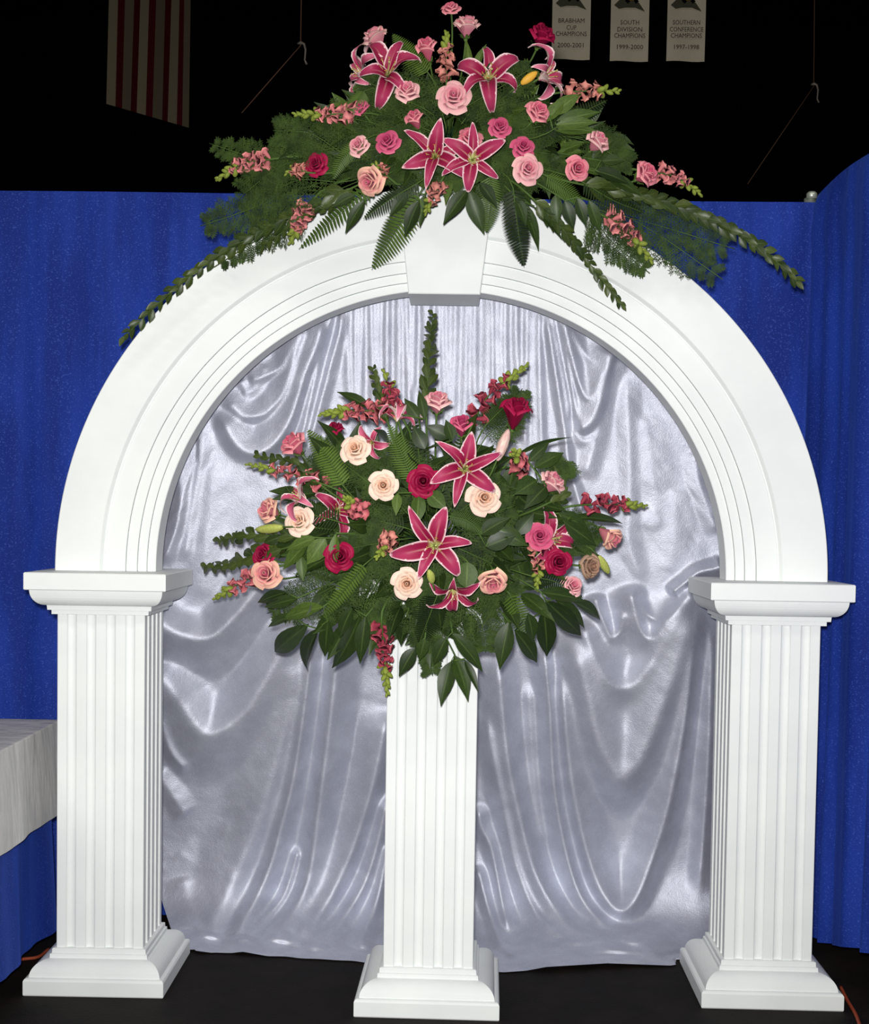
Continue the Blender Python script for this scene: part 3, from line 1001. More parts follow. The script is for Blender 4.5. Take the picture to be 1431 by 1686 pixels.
# ---- lily
def lily_petal(W, mat, recurve, seed):
    r = random.Random(seed)
    nu, nv = 7, 13
    V, pv = [], []
    path, rad, z = [], 0.015, 0.0
    for j in range(nv):
        v = j / (nv - 1)
        phi = math.radians(22 + 50 * min(1, v / 0.4) + (recurve - 72) * max(0, (v - 0.4) / 0.6) ** 1.3)
        path.append((rad, z, phi))
        rad += math.sin(phi) / (nv - 1)
        z += math.cos(phi) / (nv - 1)
    for side in (0, 1):
        for j, (rr, zz, phi) in enumerate(path):
            v = j / (nv - 1)
            w_ = W * max(0.06, math.sin(math.pi * v ** 0.72)) ** 0.8 * (1 if 0 < j < nv - 1 else 0.25)
            n = (-math.cos(phi), math.sin(phi))
            for k in range(nu):
                u = -1 + 2 * k / (nu - 1)
                lift = 0.30 * w_ * u * u + 0.02 * math.sin(v * 15 + k) * abs(u) ** 3 - side * 0.006 - (0.03 * W / 0.15) * max(0, 1 - abs(u) * 4) * (1 - v)
                V.append((rr + n[0] * lift, u * w_, zz + n[1] * lift))
                pv.append((v, side, abs(u)))
    F = grid_faces(nu, nv) + grid_faces(nu, nv, nu * nv, True)
    return mesh('petal', V, F, mat, pv=pv)


LILY = {}
for key, mt in (('star', M_LILY),):
    LILY[key] = ([lily_petal(0.185, mt, 128 + 18 * q, q) for q in range(3)], [lily_petal(0.13, mt, 136 + 18 * q, 7 + q) for q in range(3)])


for key, mt in (('curl', M_LILY), ('pale', M_LILYP)):
    LILY[key] = ([lily_petal(0.17, mt, 178 + 26 * q, 20 + q) for q in range(3)], [lily_petal(0.12, mt, 190 + 26 * q, 27 + q) for q in range(3)])


def stamen_mesh():
    V, F = [], []
    for k in range(6):
        a = k * math.pi / 3 + 0.3
        P = [(0.02 * math.cos(a), 0.02 * math.sin(a), 0.0)]
        for s in (0.4, 0.8, 1.0):
            rr = 0.02 + 0.13 * s ** 1.6
            P.append((rr * math.cos(a), rr * math.sin(a), 0.42 * s))
        v, f = tube_data(P, [0.010, 0.008, 0.006, 0.006], 4)
        o = len(V)
        V += v
        F += [tuple(i + o for i in q) for q in f]
    v, f = tube_data([(0, 0, 0), (0.01, 0, 0.25), (0.03, 0, 0.48), (0.032, 0, 0.5)], [0.014, 0.011, 0.012, 0.022], 5)
    o = len(V)
    V += v
    F += [tuple(i + o for i in q) for q in f]
    return mesh('stamens', V, F, M_STAMEN)


STAMENS = stamen_mesh()
V, F = [], []
for k in range(6):
    a = k * math.pi / 3 + 0.3
    c_ = Vector((0.15 * math.cos(a), 0.15 * math.sin(a), 0.425))
    e_ = Vector((-math.sin(a), math.cos(a), 0.2)) * 0.035
    v, f = tube_data([c_ - e_, c_, c_ + e_], [0.004, 0.013, 0.004], 5)
    F += [tuple(i + len(V) for i in q) for q in f]
    V += v
ANTHERS = mesh('anthers', V, F, M_ANTHER)


def bud_mesh(name, mat, ribs=3):
    V, F = [], []
    n = 12
    rows = [(0, 0.04), (0.06, 0.075), (0.25, 0.12), (0.5, 0.135), (0.75, 0.11), (0.92, 0.06), (1.0, 0.012)]
    for z, r in rows:
        for k in range(n):
            a = 2 * math.pi * k / n
            q = r * (1 + 0.10 * math.cos(ribs * a))
            V.append((q * math.cos(a), q * math.sin(a), z))
    for j in range(len(rows) - 1):
        for k in range(n):
            F.append((j * n + k, j * n + (k + 1) % n, (j + 1) * n + (k + 1) % n, (j + 1) * n + k))
    F.append(tuple((len(rows) - 1) * n + k for k in range(n)))
    return mesh(name, V, F, mat)


BUDS = {'white': bud_mesh('bud', M_BUDW), 'green': bud_mesh('bud', M_BUDG), 'yellow': bud_mesh('bud', M_BUDY)}


# ---- snapdragon pieces (axis +Z)
def floret_mesh(mat, seed):
    r = random.Random(seed)
    V, F, pv = [], [], []
    n = 12
    rows = [(0.10, 0.0), (0.22, 0.25), (0.26, 0.55), (0.40, 0.78), (0.56, 0.84), (0.52, 0.72)]
    for j, (rad, z) in enumerate(rows):
        for k in range(n):
            a = 2 * math.pi * k / n
            lobe = 1 + (0.0 if j < 3 else 0.20 * math.cos(5 * a + 0.4) + r.uniform(-0.10, 0.10))
            zz = z + (0 if j < 3 else 0.13 * math.cos(2 * a) + r.uniform(-0.06, 0.06))
            V.append((rad * lobe * math.cos(a), rad * lobe * 0.85 * math.sin(a), zz))
            pv.append((j / 5, 0.5, 0))
    for j in range(len(rows) - 1):
        for k in range(n):
            F.append((j * n + k, j * n + (k + 1) % n, (j + 1) * n + (k + 1) % n, (j + 1) * n + k))
    o = len(V)                                             # the closed lips of the mouth
    V.append((0.0, 0.12, 0.92))
    pv.append((0.9, 1, 0))
    for k in range(n):
        F.append((4 * n + k, 4 * n + (k + 1) % n, o))
    return mesh('floret', V, F, mat, pv=pv)


M_SNAPR = petal_mat('snapdragon_salmon', (206, 118, 120), (216, 132, 132), (232, 166, 156), 0.8)
FLORET = {'rosy': [floret_mesh(M_SNAPR, q + 14) for q in range(3)], 'pink': [floret_mesh(M_SNAP, q) for q in range(3)], 'deep': [floret_mesh(M_SNAPD, q + 5) for q in range(3)], 'peach': [floret_mesh(M_SNAPP, q + 9) for q in range(3)]}
SBUD = [bud_mesh('bud', M_SBUD, 2), bud_mesh('bud', M_SBUDP, 2)]

# ------------------------------------------------------------------ holders
LOWER = Vector((-0.0375, 0.022, H))
UPPER = Vector((AX, 0.136, 2.262))
for c0, sx, sy, lab in ((LOWER, 0.115, 0.115, 'dark green foam in a tray under the lower flowers, on the centre pedestal'),
                        (UPPER, 0.10, 0.075, 'dark green foam in a tray under the upper flowers, on the keystone')):
    h = empty('foam_tray', c0, lab, 'flower holder', 'foam holders of the arrangements')
    V, F = square_loft([(0.90, 0.0), (1.0, 0.002), (1.0, 0.030), (0.96, 0.030), (0.94, 0.008)])
    link('tray', mesh('tray', [(x * sx, y * sy, z) for x, y, z in V], F, M_TRAY, smooth=False), h)
    V, F = square_loft([(0.78, 0.006), (0.80, 0.02), (0.80, 0.10), (0.74, 0.112)])
    link('floral_foam', mesh('floral_foam', [(x * sx, y * sy, z) for x, y, z in V], F, M_FOAM, smooth=False), h)
FOAM = {'L': LOWER + Vector((0, 0, 0.09)), 'U': UPPER + Vector((0, 0, 0.08))}
HOME = {'L': LOWER + Vector((0, 0, 0.05)), 'U': UPPER + Vector((0, 0, 0.05))}


def dep(which, x, y):
    if which == 'L':
        dx, dy = (x - 705) / 350, (y - 870) / (330 if y < 870 else 300)
        Y = 0.03 - 0.37 * math.sqrt(max(0.0, 1 - dx * dx - dy * dy))
        if y > 920 and 550 < x < 870:
            Y = min(Y, -0.225)
        return Y
    dx, dy = (x - 735) / 440, (y - 250) / (290 if y < 250 else 230)
    Y = 0.12 - 0.27 * math.sqrt(max(0.0, 1 - dx * dx - dy * dy))
    if y > 290:
        Y = min(Y, 0.012)
    return Y


def pt(which, x, y, dY=0.0):
    return at(x, y, dep(which, x, y) + dY)


def root_point(which, toward):
    f = FOAM[which]
    d = (Vector(toward) - f)
    return f + Vector((max(-0.07, min(0.07, d.x * 0.25)), max(-0.05, min(0.05, d.y * 0.25)), max(-0.05, min(0.02, d.z * 0.2))))


def bez(p0, p1, p2, p3, n=10):
    out = []
    for i in range(n):
        t = i / (n - 1)
        out.append(p0 * (1 - t) ** 3 + p1 * (3 * t * (1 - t) ** 2) + p2 * (3 * t * t * (1 - t)) + p3 * t ** 3)
    return out


def stem_to(which, thing, head, hdir, r, mat=None):
    p0 = root_point(which, head)
    L = (head - p0).length
    P = bez(p0, p0.lerp(head, 0.35), head - hdir * L * 0.25, head, 10)
    tube('stem', P, r, mat or M_STEM, thing, 5)
    return P


def dirv(d):
    return Vector((d[0], -d[2], d[1])).normalized()


def rose(which, x, y, d, shape, col, face, label, dY=0.0):
    Y = dep(which, x, y) + dY
    D = d * px_m(Y) * 1.08
    n = dirv(face)
    pos = at(x, y, Y) - n * D * 0.33
    t = empty('rose', HOME[which], label, 'rose', 'roses of the lower arrangement' if which == 'L' else 'roses of the upper arrangement')
    M = rel(t, frame(pos, n, random.uniform(0, 6.28), D))
    inner, outer = rose_meshes(shape, col)
    link('inner_petals', inner, t, M)
    for me in outer:
        link('petal', me, t, M)
    link('calyx', CALYX, t, M)
    stem_to(which, t, pos - n * D * 0.10, n, 0.0028)


def lily(which, x, y, d, key, face, spin, label, dY=0.0, skip=()):
    Y = dep(which, x, y) + dY
    n = dirv(face)
    S = d * px_m(Y) / (1.56 if key == 'star' else 1.34)
    pos = at(x, y, Y) - n * S * 0.16
    t = empty('lily', HOME[which], label, 'lily', 'stargazer lilies of the lower arrangement' if which == 'L' else 'stargazer lilies of the upper arrangement')
    M0 = frame(pos, n, 0, S)
    inn, out = LILY[key]
    for q in range(6):
        if q in skip:
            continue
        me = inn[q // 2] if q % 2 == 0 else out[q // 2]
        R_ = Matrix.Rotation(math.radians(spin + 60 * q + random.uniform(-6, 6)), 4, 'Z')
        W_ = Matrix.Rotation(math.radians(random.uniform(-16, 14)), 4, 'Y') @ Matrix.Rotation(math.radians(random.uniform(-14, 14)), 4, 'X')
        k_ = random.uniform(0.86, 1.1)
        link('petal', me, t, rel(t, M0 @ R_ @ Matrix.Translation((0, 0, 0.0 if q % 2 == 0 else -0.012)) @ W_ @ Matrix.Diagonal((k_, 1.0, k_ * random.uniform(0.9, 1.4), 1))))
    link('anthers', ANTHERS, link('stamens', STAMENS, t, rel(t, M0)))
    stem_to(which, t, pos, n, 0.003)


def lily_bud(which, base, tip, key, wid, label, dY=0.0):
    a, b_ = pt(which, *base, dY), pt(which, *tip, dY - 0.02)
    t = empty('lily_bud', HOME[which], label, 'flower bud', 'lily buds')
    L = (b_ - a).length
    wpx = wid * px_m(0) / 0.27
    link('bud', BUDS[key], t, rel(t, frame(a, b_ - a, 0.4, (wpx, wpx, L))))
    stem_to(which, t, a, (b_ - a).normalized(), 0.0026)


def along(P, s):
    """point and tangent at arc share s of polyline P"""
    P = [Vector(p) for p in P]
    ln = [(P[i + 1] - P[i]).length for i in range(len(P) - 1)]
    tot = sum(ln) * min(max(s, 0), 0.9999)
    for i, l in enumerate(ln):
        if tot <= l:
            return P[i].lerp(P[i + 1], tot / l), (P[i + 1] - P[i]).normalized()
        tot -= l
    return P[-1], (P[-1] - P[-2]).normalized()


def world_line(which, px, dY=0.0, n=14):
    W = []
    for q in px:
        W.append(tuple(pt(which, q[0], q[1], dY + (q[2] if len(q) > 2 else 0.0))))
    return [Vector(p) for p in catmull(W, n)]


def snapdragon(which, px, col, label, nf=11, nb=12, size=21, dY=0.0, bud0=0):
    P = world_line(which, px, dY)
    t = empty('snapdragon', HOME[which], label, 'snapdragon', 'snapdragons of the lower arrangement' if which == 'L' else 'snapdragons of the upper arrangement')
    p0 = root_point(which, P[0])
    full = bez(p0, p0.lerp(P[0], 0.4), P[0] - (P[1] - P[0]).normalized() * 0.08, P[0], 8)[:-1] + P
    tube('stem', full, [0.0032] * 7 + [0.003 - 0.0016 * i / len(P) for i in range(len(P))], M_STEM, t, 5)
    pm = px_m(P[0].y)
    nf, size = int(nf * 1.5), size * 0.86
    ang = random.uniform(0, 6)
    for i in range(nf):
        s = 0.02 + 0.62 * i / nf
        p, tg = along(P, s)
        ang += 2.4
        a = tg.orthogonal().normalized()
        b_ = tg.cross(a)
        out = (a * math.cos(ang) + b_ * math.sin(ang)) * 0.85 + tg * 0.55
        sz = size * pm * (1.0 - 0.35 * i / nf)
        me = FLORET[col][i % 3]
        link('floret', me, t, rel(t, frame(p + out.normalized() * sz * 0.08, out, random.uniform(0, 6), (sz * 0.85, sz * 0.85, sz))))
    for i in range(nb):
        s = 0.58 + 0.42 * i / nb
        p, tg = along(P, s)
        ang += 2.4
        a = tg.orthogonal().normalized()
        b_ = tg.cross(a)
        k = i / nb
        out = (a * math.cos(ang) + b_ * math.sin(ang)) * (0.8 - 0.4 * k) + tg * (0.5 + 0.6 * k)
        sz = size * pm * (0.86 - 0.46 * k)
        link('bud', SBUD[1 if i < bud0 else 0], t, rel(t, frame(p, out, 0, (sz * 2.2, sz * 2.2, sz))))


def spike(which, px, label, nl=26, size=24, dY=0.0, wid=0.5):
    """long wand clothed in short alternate leaves"""
    P = world_line(which, px, dY, 24)
    t = empty('leafy_wand', HOME[which], label, 'foliage', 'leafy wands')
    p0 = root_point(which, P[0])
    full = bez(p0, p0.lerp(P[0], 0.4), P[0] - (P[1] - P[0]).normalized() * 0.06, P[0], 6)[:-1] + P
    tube('stem', full, [0.003] * 5 + [0.0028 - 0.0018 * i / len(P) for i in range(len(P))], M_STEM, t, 5)
    pm = px_m(P[0].y)
    ang = 0.0
    nl = int(nl * 1.45)
    for i in range(nl):
        s = 0.04 + 0.95 * i / (nl - 1)
        p, tg = along(P, s)
        ang += 2.15 + random.uniform(-0.3, 0.3)
        a = tg.cross(FACE).normalized()
        b_ = tg.cross(a)
        out = (a * math.cos(ang) + b_ * math.sin(ang) * 0.6) * 0.55 + tg * 0.9
        L = size * pm * (1.05 - 0.45 * s) * random.uniform(0.85, 1.15)
        q = p + out.normalized() * L
        link('leaf', LF['spike'], t, rel(t, frame_y(p, q, L * wid, FACE + Vector((random.uniform(-.5, .5), 0, random.uniform(-.4, .4))))))


def fern(which, px, label, wid=38, dark=False, npair=24, dY=0.0, group='fern fronds'):
    """pinnate frond: rachis and one mesh of fine leaflets"""
    P = world_line(which, px, dY, 20)
    t = empty('fern_frond', HOME[which], label, 'fern', group)
    mt = M_FERND if dark else M_FERN
    p0 = root_point(which, P[0])
    full = bez(p0, p0.lerp(P[0], 0.4), P[0] - (P[1] - P[0]).normalized() * 0.05, P[0], 6)[:-1] + P
    tube('rachis', full, [0.002] * 5 + [0.0018 - 0.0012 * i / len(P) for i in range(len(P))], M_STEM, t, 4)
    pm = px_m(P[0].y)
    V, F, pv = [], [], []
    tl = Vector(t.location)
    for i in range(npair):
        s = 0.03 + 0.96 * i / npair
        p, tg = along(P, s)
        side = tg.cross(FACE).normalized()
        nrm = side.cross(tg).normalized()
        prof_ = math.sin(math.pi * min(1, 0.28 + 0.72 * s)) ** 0.8 if s > 0.0 else 1
        L = wid * 0.5 * pm * max(0.12, prof_)
        wd_ = (P[0] - P[-1]).length / npair * 0.36
        for sg in (-1, 1):
            d = (side * sg * 0.92 + tg * 0.42 + nrm * -0.12).normalized()
            o = len(V)
            ac = d.cross(nrm).normalized()
            for (f, wf) in ((0.0, 0.7), (0.3, 1.0), (0.7, 0.75), (1.0, 0.08)):
                c = p + d * (L * f) - nrm * (L * 0.12 * f * f)
                for k in (-1, 1):
                    V.append(c + ac * (wd_ * wf * k) - tl)
                    pv.append((f, 0, 1))
            for j in range(3):
                F.append((o + 2 * j, o + 2 * j + 1, o + 2 * j + 3, o + 2 * j + 2))
    link('leaflets', mesh('leaflets', V, F, mt, pv=pv), t, None, 'stuff')


def plume(which, px, label, wid=110, dY=0.0, dens=1.0, group='feathery asparagus fern plumes'):
    """asparagus fern: flat spray of hair-fine needles"""
    P = world_line(which, px, dY, 14)
    t = empty('asparagus_fern', HOME[which], label, 'fern', group)
    p0 = root_point(which, P[0])
    full = bez(p0, p0.lerp(P[0], 0.4), P[0] - (P[1] - P[0]).normalized() * 0.05, P[0], 6)[:-1] + P
    tube('stem', full, 0.0013, M_STEM, t, 4)
    pm = px_m(P[0].y)
    V, F = [], []
    tl = Vector(t.location)

    def hair(a, b_, w_):
        d = (b_ - a)
        s_ = d.cross(FACE)
        if s_.length < 1e-6:
            return
        s_ = s_.normalized() * w_
        o = len(V)
        m_ = a.lerp(b_, 0.5)
        V.extend([a - s_ * 0.5 - tl, a + s_ * 0.5 - tl, m_ + s_ - tl, b_ - tl, m_ - s_ - tl])
        F.append((o, o + 1, o + 2, o + 3, o + 4))
    nb = int(11 * dens)
    for i in range(nb):
        s = 0.02 + 0.95 * i / nb
        p, tg = along(P, s)
        side = tg.cross(FACE).normalized()
        nrm = side.cross(tg).normalized()
        L = wid * 0.5 * pm * (1.05 - 0.75 * s) * random.uniform(0.75, 1.15)
        for sg in (-1, 1):
            d = (side * sg * 0.85 + tg * 0.62 + nrm * random.uniform(-0.25, 0.25)).normalized()
            e = p + d * L
            hair(p, e, 0.0012)
            m = 7
            for k in range(m):
                q = p.lerp(e, (k + 0.6) / m)
                s2 = d.cross(nrm).normalized()
                for s3 in (-1, 1):
                    d2 = (s2 * s3 * 0.8 + d * 0.7 + nrm * random.uniform(-0.3, 0.3)).normalized()
                    L2 = L * 0.34 * (1.1 - 0.6 * k / m)
                    e2 = q + d2 * L2
                    hair(q, e2, 0.0009)
                    for kk in range(3):
                        q3 = q.lerp(e2, (kk + 0.7) / 3)
                        s4 = d2.cross(nrm).normalized()
                        for s5 in (-1, 1):
                            d3 = (s4 * s5 + d2 * 0.9 + nrm * random.uniform(-0.4, 0.4)).normalized()
                            hair(q3, q3 + d3 * 0.008, 0.0009)
    link('needles', mesh('needles', V, F, M_PLUM, smooth=False), t, None, 'stuff')


def sprig(which, leaves, label, kind='dark', dY=0.0, group='broad leaved sprigs', cat='foliage', name='leaf_sprig'):
    """stem with traced broad leaves: (base px, tip px, width px[, tilt])"""
    t = empty(name, HOME[which], label, cat, group)
    bases = []
    for lf in leaves:
        (bx, by), (tx, ty), wpx = lf[:3]
        k = lf[3] if len(lf) > 3 else kind
        jy = random.uniform(-0.012, 0.012)
        a, b_ = pt(which, bx, by, dY + jy), pt(which, tx, ty, dY + jy - 0.02)
        nrm = FACE + Vector((random.uniform(-.35, .35), 0, random.uniform(-.15, .45)))
        link('leaf', LF[k], t, rel(t, frame_y(a, b_, wpx * px_m(a.y) * 0.86, nrm)))
        bases.append(a)
    bases.sort(key=lambda p: (p - FOAM[which]).length)
    p0 = root_point(which, bases[0])
    pts_ = [p0] + [p0.lerp(bases[0], 0.5) + Vector((0, -0.01, 0.01))] + bases
    tube('stem', pts_, 0.0022, M_STEM, t, 5)

# ------------------------------------------------------------------ upper arrangement
for a in [
    (768, 46, 44, 'half', 'pale', (0.05, 1, 0.35), 'pale pink rose standing upright at the very top of the upper arrangement', 0.0),
    (620, 66, 46, 'half', 'pale', (-0.55, 0.9, 0.3), 'pale pink rose tilted up left above the highest lily'),
    (705, 89, 36, 'bud', 'pink', (-0.2, 0.8, 0.7), 'pink rosebud beside the upright snapdragon near the top'),
    (891, 62, 46, 'half', 'crimson', (0.35, 0.8, 0.6), 'crimson rose high on the right in front of the banner'),
    (747, 157, 56, 'open', 'pale', (0.0, 0.15, 1), 'large open pink rose in the middle between two upper lilies', -0.02),
    (671, 155, 42, 'half', 'pale', (-0.1, 0.5, 0.8), 'pale pink rose just right of the left upper lily'),
    (883, 188, 42, 'half', 'pink', (0.4, 0.5, 0.8), 'pink rose on dark leaves below the right upper lily'),
    (823, 207, 38, 'open', 'deep', (0.1, 0.3, 1), 'ruffled deep pink rose right of the central pair of lilies'),
    (773, 225, 46, 'open', 'pink', (0.0, 0.4, 1), 'pink rose tucked behind the right one of the paired lilies', 0.04),
    (637, 231, 42, 'open', 'deep', (-0.2, 0.3, 1), 'ruffled deep pink rose left of the paired lilies'),
    (686, 203, 30, 'bud', 'pink', (-0.3, 0.6, 0.6), 'small dull pink rosebud above the left paired lily', 0.03),
    (592, 243, 36, 'half', 'pale', (-0.3, 0.3, 0.9), 'pink rose half hidden by fern leaflets left of centre', 0.01),
    (613, 297, 48, 'half', 'blend', (-0.45, -0.35, 0.8), 'pink and cream rose nodding down left over the arch', -0.03),
    (519, 269, 40, 'open', 'crimson', (-0.3, 0.1, 1), 'crimson rose among feathery fern on the left'),
    (862, 240, 40, 'open', 'deep', (0.1, 0.3, 1), 'deep pink rose directly above a pale rose on the right'),
    (870, 277, 50, 'open', 'pale', (0.2, 0.0, 1), 'pale pink open rose just below a deep pink rose on the right', -0.02),
    (949, 278, 40, 'half', 'pink', (0.2, -0.1, 1), 'pink rose right of the pale open rose, over leaves'),
    (982, 236, 42, 'half', 'pale', (0.55, 0.6, 0.6), 'pale pink rose tilted up right at the edge of the leaves'),
    (1060, 288, 44, 'half', 'pink', (0.6, 0.3, 0.6), 'pink rose farthest right in the upper arrangement'),
    (595, 180, 30, 'half', 'deep', (-0.4, 0.5, 0.7), 'small dull pink rose below the left upper lily', 0.02),
    (742, 10, 32, 'open', 'pink', (-0.1, 0.6, 0.7), 'pink bloom cut by the top edge of the picture', 0.03),
]:
    rose('U', *a[:6], a[6], *a[7:])
for a in [
    (638, 120, 112, 'curl', (0.05, 0.35, 1), 10, 'stargazer lily with curled white edges at the upper left', 0.0),
    (598, 122, 84, 'pale', (-0.9, 0.2, 0.45), 20, 'paler lily seen from the side at the upper left edge', 0.05),
    (805, 128, 112, 'curl', (0.05, 0.2, 1), 40, 'wide open stargazer lily right of the large pink rose', 0.0),
    (897, 125, 92, 'pale', (0.75, 0.25, 0.5), 0, 'pale edged lily in profile below the crimson rose', 0.0),
    (715, 256, 116, 'star', (-0.1, 0.05, 1), 82, 'left of the two magenta lilies over the keystone', -0.05),
    (779, 262, 104, 'star', (0.1, -0.1, 1), 28, 'right of the two magenta lilies over the keystone', -0.08),
]:
    lily('U', *a)
lily_bud('U', (858, 138), (885, 118), 'yellow', 13, 'yellow lily bud beside the profile lily on the upper right')
for a in [
    ([(735, 138, 0.02), (735, 105), (735, 52)], 'peach', 'upright snapdragon near the top, left of the tall pale rose', 9, 12, 22),
    ([(592, 186, 0.02), (548, 188), (484, 188)], 'rosy', 'snapdragon pointing left against the dark hall above the crimson rose', 10, 12, 22),
    ([(448, 262), (400, 270), (356, 296)], 'rosy', 'snapdragon at the far left tip of the upper arrangement', 11, 12, 23),
    ([(512, 332), (494, 360), (478, 400)], 'rosy', 'snapdragon drooping over the left side of the arch', 10, 9, 24),
    ([(925, 152, 0.02), (965, 150), (1022, 150)], 'peach', 'snapdragon pointing right against the dark hall', 9, 8, 23),
    ([(1078, 284), (1115, 292), (1156, 322)], 'rosy', 'snapdragon at the far right beyond the last rose', 9, 9, 22),
    ([(995, 356), (1030, 376), (1074, 432)], 'rosy', 'snapdragon hanging over the right side of the arch', 10, 9, 25),
    ([(728, 296, -0.02), (716, 318, -0.02), (700, 352, -0.02)], 'peach', 'small snapdragon hanging in front of the keystone top', 8, 8, 19),
    ([(506, 284), (488, 280), (470, 286)], 'peach', 'faded snapdragon just left of the crimson rose', 7, 5, 17),
    ([(640, 292), (628, 278), (612, 268)], 'peach', 'faded snapdragon stub above the nodding rose', 5, 3, 15),
]:
    snapdragon('U', a[0], a[1], a[2], a[3], a[4], a[5])
spike('U', [(600, 300), (540, 328), (440, 376), (350, 428), (280, 482), (203, 556)], 'long leafy wand trailing down the left outside of the arch', 46, 34)
spike('U', [(940, 300), (1060, 325), (1130, 345), (1190, 372), (1260, 415), (1314, 465)], 'long leafy wand reaching farthest right over the blue curtain', 46, 37)
spike('U', [(870, 320), (905, 355), (940, 392), (975, 440), (1024, 503)], 'leafy wand hanging down over the right shoulder of the arch', 34, 27)
spike('U', [(560, 330), (500, 355), (468, 380), (430, 408)], 'short leafy wand beside the drooping left snapdragon', 20, 24)
for a in [
    ([(705, 120), (680, 95), (646, 55)], 'fern frond rising between two roses at the top left', 46, False),
    ([(690, 320), (655, 375), (612, 444)], 'green fern frond hanging left of the keystone', 62, False),
    ([(620, 300), (560, 350), (492, 410)], 'fern frond lying along the left shoulder of the arch', 40, False),
    ([(806, 290), (808, 330), (801, 384)], 'fern frond hanging over the right edge of the keystone', 44, False),
    ([(845, 310), (852, 370), (863, 440)], 'dark fern frond hanging on the arch right of the keystone', 56, True),
    ([(600, 230), (565, 260), (548, 296)], 'light fern frond beside the half hidden rose', 34, False),
    ([(690, 300), (640, 330), (598, 360)], 'dark fern frond crossing under the nodding rose', 40, True),
    ([(960, 300), (1010, 330), (1060, 350)], 'dark fern frond under the far right roses', 46, True),
    ([(900, 220), (950, 190), (1000, 165)], 'dark fern frond below the right pointing snapdragon', 50, True),
    ([(600, 150), (590, 165), (570, 190)], 'fern frond under the profile lily on the left', 36, False),
    ([(900, 290), (930, 310), (965, 345)], 'light fern frond beside the pink rose on the right', 38, False),
]:
    fern('U', a[0], a[1], a[2], a[3])
for lv, lab in [
    ([((770, 312), (728, 368), 32), ((772, 312), (797, 386), 34), ((790, 300), (820, 340), 26)], 'pair of broad pointed leaves hanging in front of the keystone'),
    ([((690, 330), (664, 390), 30), ((672, 316), (640, 356), 26), ((700, 320), (690, 374), 22)], 'broad dark leaves left of the keystone behind the fern'),
    ([((600, 330), (566, 384), 24), ((585, 320), (545, 340), 22)], 'dark pointed leaves over the left side of the arch'),
    ([((860, 330), (892, 414), 24), ((850, 325), (868, 372), 24), ((880, 340), (930, 392), 22)], 'dark pointed leaves hanging right of the keystone'),
    ([((930, 330), (945, 378), 26), ((950, 325), (966, 372), 24), ((970, 330), (990, 384), 24), ((915, 320), (918, 368), 24)], 'row of dark leaf tips over the right shoulder of the arch'),
    ([((905, 190), (958, 152), 30, 'mid'), ((915, 200), (990, 182), 26, 'mid'), ((915, 205), (985, 200), 24, 'mid'), ((910, 212), (986, 214), 30, 'mid'), ((900, 200), (930, 160), 28, 'mid')],
     'spray of broad green leaves on the right against the dark hall'),
    ([((780, 120), (800, 70), 16, 'mid'), ((775, 125), (768, 62), 14, 'mid'), ((785, 130), (815, 90), 18)], 'narrow upright leaves below the tall pale rose'),
    ([((980, 280), (1040, 300), 32), ((990, 265), (1030, 262), 26), ((1000, 290), (1060, 320), 28), ((975, 262), (1010, 228), 22)], 'dark leaves between the two right hand roses'),
]:
    sprig('U', lv, lab, 'dark')
for a in [
    ([(480, 290), (420, 262), (345, 236)], 'feathery fern plume at the far left against the dark hall', 80),
    ([(470, 320), (410, 345), (330, 372)], 'feathery fern plume over the blue curtain on the left', 110),
    ([(500, 340), (430, 390), (352, 440)], 'feathery fern plume along the left outer edge of the arch', 90),
    ([(520, 280), (470, 270), (400, 320)], 'feathery fern plume around the left snapdragon', 140),
    ([(560, 250), (510, 220), (450, 215)], 'feathery fern plume above the crimson rose on the left', 110),
    ([(560, 300), (480, 300), (400, 360)], 'feathery fern plume below the crimson rose on the left', 130),
    ([(1020, 350), (1090, 390), (1190, 460)], 'feathery fern plume over the blue curtain on the right', 130),
    ([(1000, 350), (1080, 370), (1210, 410)], 'feathery fern plume under the longest right wand', 120),
    ([(970, 350), (1010, 400), (1070, 450)], 'feathery fern plume on the arch by the right snapdragon', 90),
    ([(960, 230), (1000, 250), (1040, 270)], 'feathery fern plume beside the tilted pale rose on the right', 90),
    ([(700, 180), (640, 150), (590, 130)], 'feathery fern plume behind the left upper lily', 120),
    ([(760, 180), (830, 140), (880, 110)], 'feathery fern plume behind the right upper lily', 120),
]:
    plume('U', a[0], a[1], a[2], 0.02)

